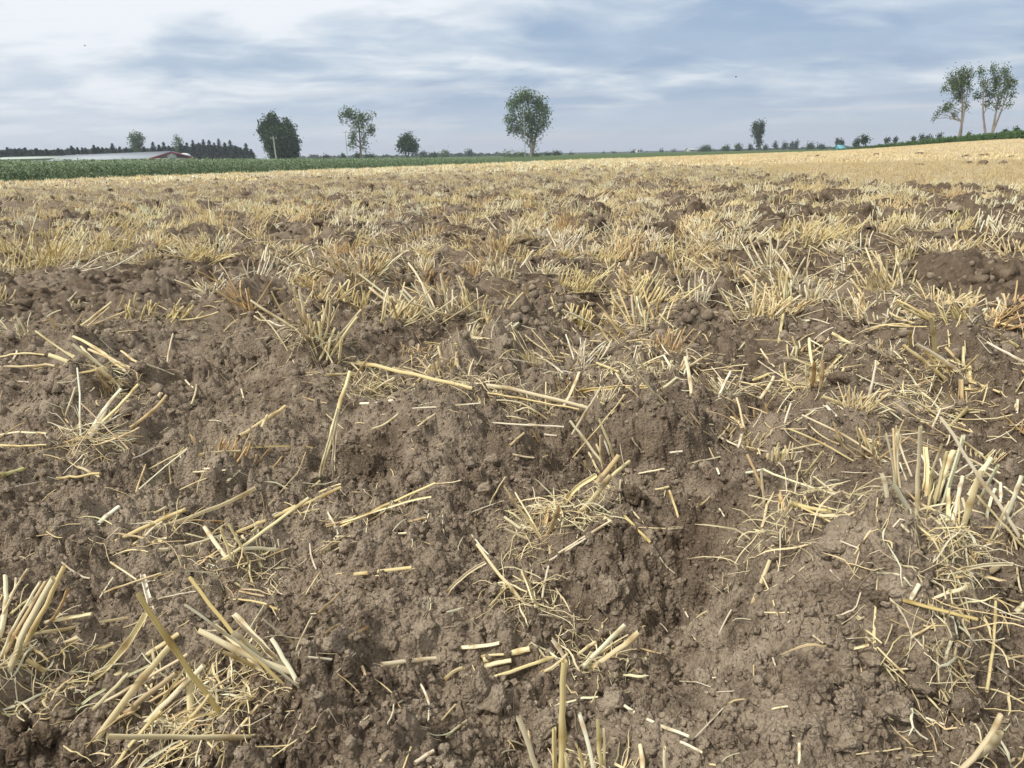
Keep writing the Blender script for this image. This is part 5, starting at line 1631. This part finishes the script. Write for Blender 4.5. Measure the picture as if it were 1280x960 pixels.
# wood behind the spruces, and the far woods that read as one mass
def wood(name, label, prof, D, depth, n, lsize, lm):
    """prof: list of (px, top py) ; foliage fills from the ground up to it"""
    xs_ = [p[0] for p in prof]
    px = rng.uniform(xs_[0], xs_[-1], n)
    top = np.interp(px, xs_, [p[1] for p in prof]) + 2.0 * vnoise(px * .13, px * 0 + .5, 7) + 1.6 * vnoise(px * .45, px * 0 + .5, 8)
    d = D + rng.uniform(0, depth, n)
    base = at_depth(px, np.full(n, 196.0), d)
    gz = macro(base[:, 0], base[:, 1])
    tp = at_depth(px, top, np.full(n, D))
    H = np.maximum(tp[:, 2] - gz, .8)
    u = 1 - rng.random(n) ** 1.6 * 1.0
    p = np.column_stack([base[:, 0], base[:, 1], gz + H * u])
    a = rng.normal(size=(n, 3)); a /= np.linalg.norm(a, axis=1, keepdims=True)
    b = np.cross(a, rng.normal(size=(n, 3))); b /= np.linalg.norm(b, axis=1, keepdims=True)
    s = lsize * rng.uniform(.5, 1.3, (n, 1))
    V = np.stack([p - a * s, p - b * s * .6, p + a * s, p + b * s * .6], 1).reshape(-1, 3)
    o = mesh_obj(name, V, np.arange(n * 4).reshape(n, 4), M_LF[lm], smooth=False)
    tag(o, label, kind='stuff')


wood('spruce_wood', 'dark mass of the wood behind the first spruces at the left', [(-160, 188), (0, 188), (80, 187), (130, 186), (200, 186), (250, 181), (300, 184), (318, 192)], 345, 60, 20000, .7, 'conifer')
wood('distant_woods', 'low distant woods along the horizon between the middle trees', [(374, 196), (440, 195), (470, 195), (500, 195), (520, 194), (560, 193), (600, 192.5), (640, 192), (690, 192)], 620, 120, 9000, 1.1, 'far')
wood('distant_woods', 'faint bluish woods on the horizon right of the middle', [(680, 195), (715, 194.5), (760, 193), (790, 191.5), (830, 190), (860, 190)], 1300, 200, 5000, 1.8, 'far')
wood('distant_woods', 'low hedge line along the horizon toward the right', [(860, 190), (900, 188.5), (960, 186.5), (1010, 185.5), (1060, 184), (1120, 182)], 620, 60, 5000, .9, 'far')

BUSH = [  # px,py centre, rx, ry, D, kind, label
    (407, 197, 4, 2.5, 330, 'dark', 'low dark bush on the horizon right of the dense dark tree'),
    (429, 195, 2, 4, 330, 'dark', 'tiny upright bush left of the tall thin pole'),
    (447, 195, 4, 5, 240, 'dark', 'low bush at the foot of the thin-crowned tree'),
    (462, 196, 6, 2.5, 330, 'dark', 'flat bush right of the thin-crowned tree'),
    (530, 194, 6, 4, 420, 'dark', 'dark bush right of the small round tree'),
    (541, 195, 5, 3.2, 420, 'dark', 'flat dark bush beside the bush right of the small tree'),
    (557, 193, 6, 5, 400, 'mid', 'rounded far tree on the horizon between the small tree and the poplar'),
    (588, 192.5, 5, 4.5, 480, 'dark', 'far tree rising from the distant wood left of the poplar'),
    (640, 194, 12, 4, 235, 'mid', 'broad green bush left of the poplar foot'),
    (655, 195, 12, 5, 225, 'mid', 'thick bush around the foot of the poplar'),
    (671, 196, 7, 3.5, 225, 'mid', 'low bush right of the poplar foot'),
    (684, 195, 5.5, 4.2, 300, 'dark', 'dark bush just right of the poplar, left one of a pair'),
    (695, 193.5, 6, 5.5, 300, 'dark', 'larger dark bush of the pair right of the poplar'),
    (714, 195, 3.2, 3.8, 420, 'dark', 'single small tree on the horizon right of the bush pair'),
    (731, 196, 3, 2, 500, 'far', 'very small far bush between two far trees'),
    (755, 194, 3, 3.4, 520, 'far', 'small round far tree, left one before the gap'),
    (767, 193.5, 4, 4, 520, 'far', 'round far tree left of the white house'),
    (791, 191.5, 4, 4, 600, 'far', 'far tree touching the white house'),
    (827, 190.5, 3, 3, 700, 'far', 'bluish far tree midway to the pale barn'),
    (841, 190.5, 2.5, 2.5, 700, 'far', 'smaller bluish far tree left of the pale barn'),
    (878, 187.5, 4, 3, 430, 'dark', 'low dark bush right of the pale barn'),
    (885, 186.5, 8, 5, 430, 'dark', 'wide dark clump of bushes right of the pale barn'),
    (906, 186.5, 5, 3.6, 430, 'dark', 'dark round bush between two clumps, centre right'),
    (923, 185.5, 6, 4.6, 430, 'dark', 'dark round bush left of the narrow tree'),
    (938, 185, 2, 4, 420, 'far', 'slim far shrub just left of the narrow tree'),
    (957, 184.5, 3, 3.6, 420, 'far', 'slim far shrub just right of the narrow tree'),
    (969, 181.5, 3, 4.4, 420, 'far', 'thin far tree, first right of the narrow tree'),
    (980, 181.5, 4, 4.4, 420, 'far', 'thin far tree, second right of the narrow tree'),
    (989, 182, 3.5, 4, 420, 'far', 'thin far tree, third right of the narrow tree'),
    (995, 181, 2.5, 4.6, 420, 'far', 'thin far tree, fourth right of the narrow tree'),
    (1013, 183, 6.5, 3.4, 400, 'dark', 'flat dark bush between the far trees and the turquoise roof'),
    (1026, 183.5, 4, 2.6, 400, 'dark', 'small dark bush left of the turquoise roof'),
    (1047, 177.5, 2.2, 4.4, 330, 'far', 'thin tree behind the turquoise roof, left'),
    (1052, 178.5, 2, 3.6, 330, 'far', 'thin tree behind the turquoise roof, right'),
    (1070, 178, 5, 5, 230, 'far', 'grey-green open tree at the left end of the green strip'),
    (1082, 174.5, 6.2, 5.4, 210, 'dark', 'dark round tree at the left end of the green strip'),
    (1108, 175, 3.5, 3, 300, 'far', 'first small far tree over the green strip'),
    (1119, 175, 2.5, 2.5, 300, 'far', 'second small far tree over the green strip'),
    (1142, 174, 2, 2, 300, 'far', 'tiny far tree over the middle of the green strip'),
    (1152, 172.5, 3.2, 3, 300, 'far', 'left of the twin far trees over the green strip'),
    (1160, 172, 4, 3, 300, 'far', 'right of the twin far trees over the green strip'),
    (1175, 171, 4, 3.4, 300, 'far', 'far tree left of the tall sparse pair'),
    (1210, 169.5, 3, 2.5, 170, 'mid', 'low bush between the trunks of the tall sparse pair'),
    (1257, 166, 3, 3.4, 170, 'dark', 'small dark bush right of the tall sparse pair'),
    (1270, 164.5, 5, 4, 170, 'dark', 'rounded dark bush near the right edge above the green strip')]
for (px, py, rx, ry, D, lm, lab) in BUSH:
    bl = [(px + rng.normal() * rx * .35, py + rng.normal() * ry * .2, rx * .62, ry * .7) for _ in range(4)] + [(px, py + ry * .35, rx * .8, ry * .6)]
    up_ = 'tree' in lab
    tree('far_tree' if up_ else 'bush', lab, D, (px, py + ry), bl, 420 if rx > 4 else 240, D * .0011, lm, trunks=[(px, py + ry + 1, px, py - ry * .3)], tw=.25 if not up_ else .35,
         cat='tree' if up_ else 'bush', group='trees and bushes along the horizon')

# ------------------------------------------------------------------ buildings and poles
M_ROOF = plain_mat('sheet_roof', (.36, .395, .43), (.31, .34, .37), 2.0, .85, (.3, 6, 1), 0.0)
M_RED = plain_mat('red_trim', (.30, .07, .08), None, 3, .6)
M_DARKW = plain_mat('dark_gable', (.12, .10, .12), (.17, .14, .15), 3, .8)
M_WHITE = plain_mat('white_paint', (.72, .73, .74), (.62, .63, .64), 2, .6)
M_CREAM = plain_mat('pale_wall', (.52, .50, .44), (.44, .42, .37), 2, .8)
M_TURQ = plain_mat('turquoise_sheet', (.12, .36, .42), (.16, .42, .48), 1.5, .5)
M_POLE = plain_mat('pole_concrete', (.42, .41, .39), (.33, .32, .30), 6, .85, (1, 1, .3))
M_GLASS = plain_mat('window_glass', (.05, .06, .07), None, 3, .15)
M_GREENR = plain_mat('green_grey_roof', (.42, .50, .42), (.36, .43, .37), 2, .6)


def slab(name, pts8, mat, parent):
    """solid from 4 lower + 4 upper corners"""
    F = [(0, 3, 2, 1), (4, 5, 6, 7), (0, 1, 5, 4), (1, 2, 6, 5), (2, 3, 7, 6), (3, 0, 4, 7)]
    return mesh_obj(name, np.array(pts8, float), np.array(F), mat, parent, smooth=False)


def building(name, label, cx, cy, L, W, hw, hr, yaw, roof_m, wall_m, trim_m=None, gable_m=None, cat='building', zb=None, window=True, door=True, over=.4):
    """gabled building, ridge along its local x; its +x gable wall carries the door"""
    z0 = float(macro(cx, cy)) if zb is None else zb
    root = tag(empty(name, (cx, cy, z0)), label, cat)
    ca, sa = math.cos(yaw), math.sin(yaw)
    def T(x, y, z): return (cx + x * ca - y * sa, cy + x * sa + y * ca, z0 + z)
    h = L / 2; w = W / 2
    V = [T(-h, -w, -.2), T(h, -w, -.2), T(h, w, -.2), T(-h, w, -.2), T(-h, -w, hw), T(h, -w, hw), T(h, w, hw), T(-h, w, hw)]
    slab('wall', V, wall_m, root)
    sl = hr / w
    for s in (-1, 1):                     # two roof slopes
        yo = s * (w + over); zo = hw - sl * over; th = .12
        a = [(-h - over, 0, hw + hr), (h + over, 0, hw + hr), (h + over, yo, zo), (-h - over, yo, zo)]
        if s > 0: a = [a[1], a[0], a[3], a[2]]
        slab('roof', [T(x, y + s * .003, z + .01) for x, y, z in a] + [T(x, y + s * .003, z + th) for x, y, z in a], roof_m, root)
    for s in (-1, 1):                     # gable triangles
        x = s * h
        t3 = [T(x - .08, -w, hw), T(x - .08, w, hw), T(x - .08, 0, hw + hr - .02), T(x + .08, -w, hw), T(x + .08, w, hw), T(x + .08, 0, hw + hr - .02)]
        mesh_obj('gable', t3, [(0, 1, 2), (5, 4, 3)], gable_m or wall_m, root, smooth=False, F2=[(0, 3, 4, 1), (1, 4, 5, 2), (2, 5, 3, 0)])
    if trim_m:
        for s in (-1, 1):
            x = h + over + .01
            a = [(x, 0, hw + hr - .30), (x + .10, 0, hw + hr - .30), (x + .10, s * (w + over + .1), hw - sl * over - .32), (x, s * (w + over + .1), hw - sl * over - .32)]
            slab('barge_board', [T(*p) for p in a] + [T(p[0], p[1], p[2] + .26) for p in a], trim_m, root)
    if door:
        dw = min(1.6, W * .14); dh = min(hw * .9, 2.6)
        x = h + .02
        V = [T(x, -dw, -.1), T(x + .08, -dw, -.1), T(x + .08, dw, -.1), T(x, dw, -.1), T(x, -dw, dh), T(x + .08, -dw, dh), T(x + .08, dw, dh), T(x, dw, dh)]
        slab('door', V, M_WHITE, root)
        x = h + .085; zc_ = hw + hr * .32
        V = [T(x, -1, zc_ - .7), T(x + .07, -1, zc_ - .7), T(x + .07, 1, zc_ - .7), T(x, 1, zc_ - .7), T(x, -1, zc_ + .7), T(x + .07, -1, zc_ + .7), T(x + .07, 1, zc_ + .7), T(x, 1, zc_ + .7)]
        slab('hatch', V, M_WHITE, root)
    if window:
        for k in range(max(2, int(L // 8))):
            x = -h + (k + .5) * L / max(2, int(L // 8)); y = -w - .02
            V = [T(x - .6, y - .06, hw * .35), T(x + .6, y - .06, hw * .35), T(x + .6, y, hw * .35), T(x - .6, y, hw * .35), T(x - .6, y - .06, hw * .8), T(x + .6, y - .06, hw * .8), T(x + .6, y, hw * .8), T(x - .6, y, hw * .8)]
            slab('window', V, M_GLASS, root)
    return root


# long barn: gable end near px 200..230, far end near px 90
DB = 185.0
gR = at_depth(np.array(215.0), np.array(200.0), DB); gL = at_depth(np.array(84.0), np.array(200.0), DB * 1.30)
ax = gR[:2] - gL[:2]; LB = float(np.linalg.norm(ax)); mid_ = (gR[:2] + gL[:2]) / 2
yaw_b = math.atan2(ax[1], ax[0])
apex = at_depth(np.array(213.0), np.array(189.8), DB)[2]; eave = at_depth(np.array(200.0), np.array(198.0), DB)[2]
zb_ = float(macro(*mid_))
building('long_barn', 'long low barn with grey sheet roof and dark red gable trim beyond the maize', mid_[0], mid_[1], LB, 9.5, eave - zb_ + .05, apex - eave, yaw_b, M_ROOF, M_CREAM, M_RED, M_DARKW, cat='barn', zb=zb_)
print('barn', LB, eave - zb_, apex - eave)
g2 = at_depth(np.array(52.0), np.array(198.0), 250)
building('low_shed', 'low pale greenish shed roof showing over the maize left of the long barn', g2[0], g2[1], 24, 9, at_depth(np.array(52.0), np.array(198.5), 250)[2] - float(macro(g2[0], g2[1])), .55, math.radians(-14), M_GREENR, M_CREAM, cat='shed')
# white silo beside the gable
s0 = at_depth(np.array(231.0), np.array(198.0), 200)
sr = tag(empty('white_silo', (s0[0], s0[1], float(macro(s0[0], s0[1])))), 'round white silo tank with a domed top beside the red-trimmed gable', 'silo')
zt_ = at_depth(np.array(231.0), np.array(191.5), 200)[2] - sr.location[2]
prof = [(1.5, 0), (1.5, zt_ * .62), (1.42, zt_ * .8), (1.1, zt_ * .93), (.5, zt_), (.02, zt_ * 1.01)]
P = np.array([[(s0[0] + r_ * math.cos(a), s0[1] + r_ * math.sin(a), sr.location[2] + z) for a in np.linspace(0, 2 * PI, 25)[:-1]] for r_, z in prof])
idx = np.arange(6 * 24).reshape(6, 24)
mesh_obj('tank', P.reshape(-1, 3), np.stack([idx[:-1], np.roll(idx[:-1], -1, 1), np.roll(idx[1:], -1, 1), idx[1:]], -1).reshape(-1, 4), M_WHITE, sr)
P = np.array([[(s0[0] + r_ * math.cos(a), s0[1] + r_ * math.sin(a), sr.location[2] + z) for a in np.linspace(0, 2 * PI, 25)[:-1]] for r_, z in [(1.56, zt_ * .55), (1.60, zt_ * .57), (1.60, zt_ * .62), (1.56, zt_ * .64)]])
idx = np.arange(4 * 24).reshape(4, 24)
mesh_obj('hoop', P.reshape(-1, 3), np.stack([idx[:-1], np.roll(idx[:-1], -1, 1), np.roll(idx[1:], -1, 1), idx[1:]], -1).reshape(-1, 4), M_ROOF, sr)

h1 = at_depth(np.array(798.5), np.array(194.0), 640)
building('white_house', 'tiny white house among the far trees on the horizon', h1[0], h1[1], 4.6, 4, 2.2, .9, math.radians(10), M_ROOF, M_WHITE, cat='house', door=False)
h2_ = at_depth(np.array(867.0), np.array(190.5), 520)
building('pale_barn', 'small pale grey barn on the horizon left of the dark bush clump', h2_[0], h2_[1], 8.0, 6, 1.2, 1.3, math.radians(8), M_ROOF, M_CREAM, cat='barn', door=False)
h3 = at_depth(np.array(1049.5), np.array(186.5), 300)
building('turquoise_roofed_shed', 'small shed under a bright turquoise roof beside the green strip', h3[0], h3[1], 2.3, 2.8, .5, 1.0, math.radians(20), M_TURQ, M_TURQ, cat='shed', zb=h3[2] - .2, door=False, window=False)


def pole(label, x0, y0, x1, y1, D, r0=.13, cross=True):
    f = at_depth(np.array(float(x0)), np.array(float(y0)), D); gz = float(macro(f[0], f[1]))
    t_ = at_depth(np.array(float(x1)), np.array(float(y1)), D)
    f[2] = gz
    root = tag(empty('utility_pole', f), label, 'utility pole', 'utility poles crossing the fields')
    P, R = limb(f - [0, 0, .3], t_, r0, r0 * .65, 6, 0)
    P[:, 2] = np.linspace(f[2] - .3, t_[2], 6)
    P[:, :2] = f[:2] + (t_[:2] - f[:2]) * np.linspace(0, 1, 6)[:, None]
    V, F, _ = tubes(P[None], R[None], 10, np.ones(1)); mesh_obj('post', V, F, M_POLE, root)
    if cross:
        c = t_ + [0, 0, -.35]
        Pc = np.array([c + [-.75, .16, 0], c + [0, .16, 0], c + [.75, .16, 0]])
        V, F, _ = tubes(Pc[None], np.full((1, 3), .05), 6, np.ones(1)); mesh_obj('crossarm', V, F, M_POLE, root)
        for dx in (-.65, 0, .65):
            b = c + [dx, .16, .05] if dx else t_ + [0, 0, 0]
            Pi = np.array([b, b + [0, 0, .10], b + [0, 0, .2]])
            V, F, _ = tubes(Pi[None], np.array([[.03, .055, .035]]), 8, np.ones(1)); mesh_obj('insulator', V, F, M_WHITE, root)


pole('pale leaning utility pole in front of the dense dark tree', 345.5, 197.5, 341.5, 171, 200, .20)
pole('tall thin pole left of the thin-crowned grey-green tree', 434.5, 197, 431.5, 164, 215, .10)
pole('pale utility pole rising through the left side of the poplar crown', 656.5, 194, 654.5, 138, 210, .11)

# two swallows far off over the field
M_BIRD = plain_mat('bird_feathers', (.03, .03, .035), None, 3, .7)
for (px, py, D, lab) in ((920, 96, 90, 'distant dark bird in flight over the right half of the field'), (106, 57, 110, 'distant dark bird in flight high at the left')):
    c = at_depth(np.array(float(px)), np.array(float(py)), D)
    b = .17
    root = tag(empty('flying_bird', c), lab, 'bird')
    Pb = c + np.array([[-.5, 0, -.02], [-.3, 0, 0], [-.1, 0, .01], [.15, 0, .01], [.32, 0, .02], [.42, 0, .01]]) * b * 1.2
    V, F, _ = tubes(Pb[None], np.array([[.01, .035, .05, .05, .035, .008]]) * 1.2, 8, np.ones(1)); mesh_obj('body', V, F, M_BIRD, root)
    for s in (-1, 1):
        Vw = c + np.array([[-.10, 0, .02], [.15, 0, .02], [.10, s * .55, .22], [-.05, s * .55, .22], [-.30, s * 1.15, .10]]) * b
        mesh_obj('wing', np.concatenate([Vw, Vw + [0, 0, .012]]), [(0, 1, 2, 3), (8, 7, 6, 5), (0, 5, 6, 1), (1, 6, 7, 2)], M_BIRD, root, smooth=False, F2=[(3, 2, 4), (9, 7, 8)])

# ------------------------------------------------------------------ the air
hz = bpy.data.meshes.new('haze')
R_ = 3600.0
z0_, z1_ = -3.0, 60.0
hz.from_pydata([(x, y, z) for z in (z0_, z1_) for x, y in ((-R_, -R_), (R_, -R_), (R_, R_), (-R_, R_))], [],
               [(3, 2, 1, 0), (4, 5, 6, 7), (0, 1, 5, 4), (1, 2, 6, 5), (2, 3, 7, 6), (3, 0, 4, 7)])
ho = bpy.data.objects.new('haze', hz); C.objects.link(ho)
mh, TH = new_mat('haze_air')
vol = TH.n('ShaderNodeVolumePrincipled')
vol.inputs['Color'].default_value = (.80, .88, 1.0, 1)
vol.inputs['Density'].default_value = 0.00040
vol.inputs['Anisotropy'].default_value = 0.2
on = TH.t.nodes.new('ShaderNodeOutputMaterial'); TH.t.links.new(vol.outputs[0], on.inputs['Volume'])
hz.materials.append(mh)
tag(ho, 'thin pale summer haze over the fields', kind='stuff')

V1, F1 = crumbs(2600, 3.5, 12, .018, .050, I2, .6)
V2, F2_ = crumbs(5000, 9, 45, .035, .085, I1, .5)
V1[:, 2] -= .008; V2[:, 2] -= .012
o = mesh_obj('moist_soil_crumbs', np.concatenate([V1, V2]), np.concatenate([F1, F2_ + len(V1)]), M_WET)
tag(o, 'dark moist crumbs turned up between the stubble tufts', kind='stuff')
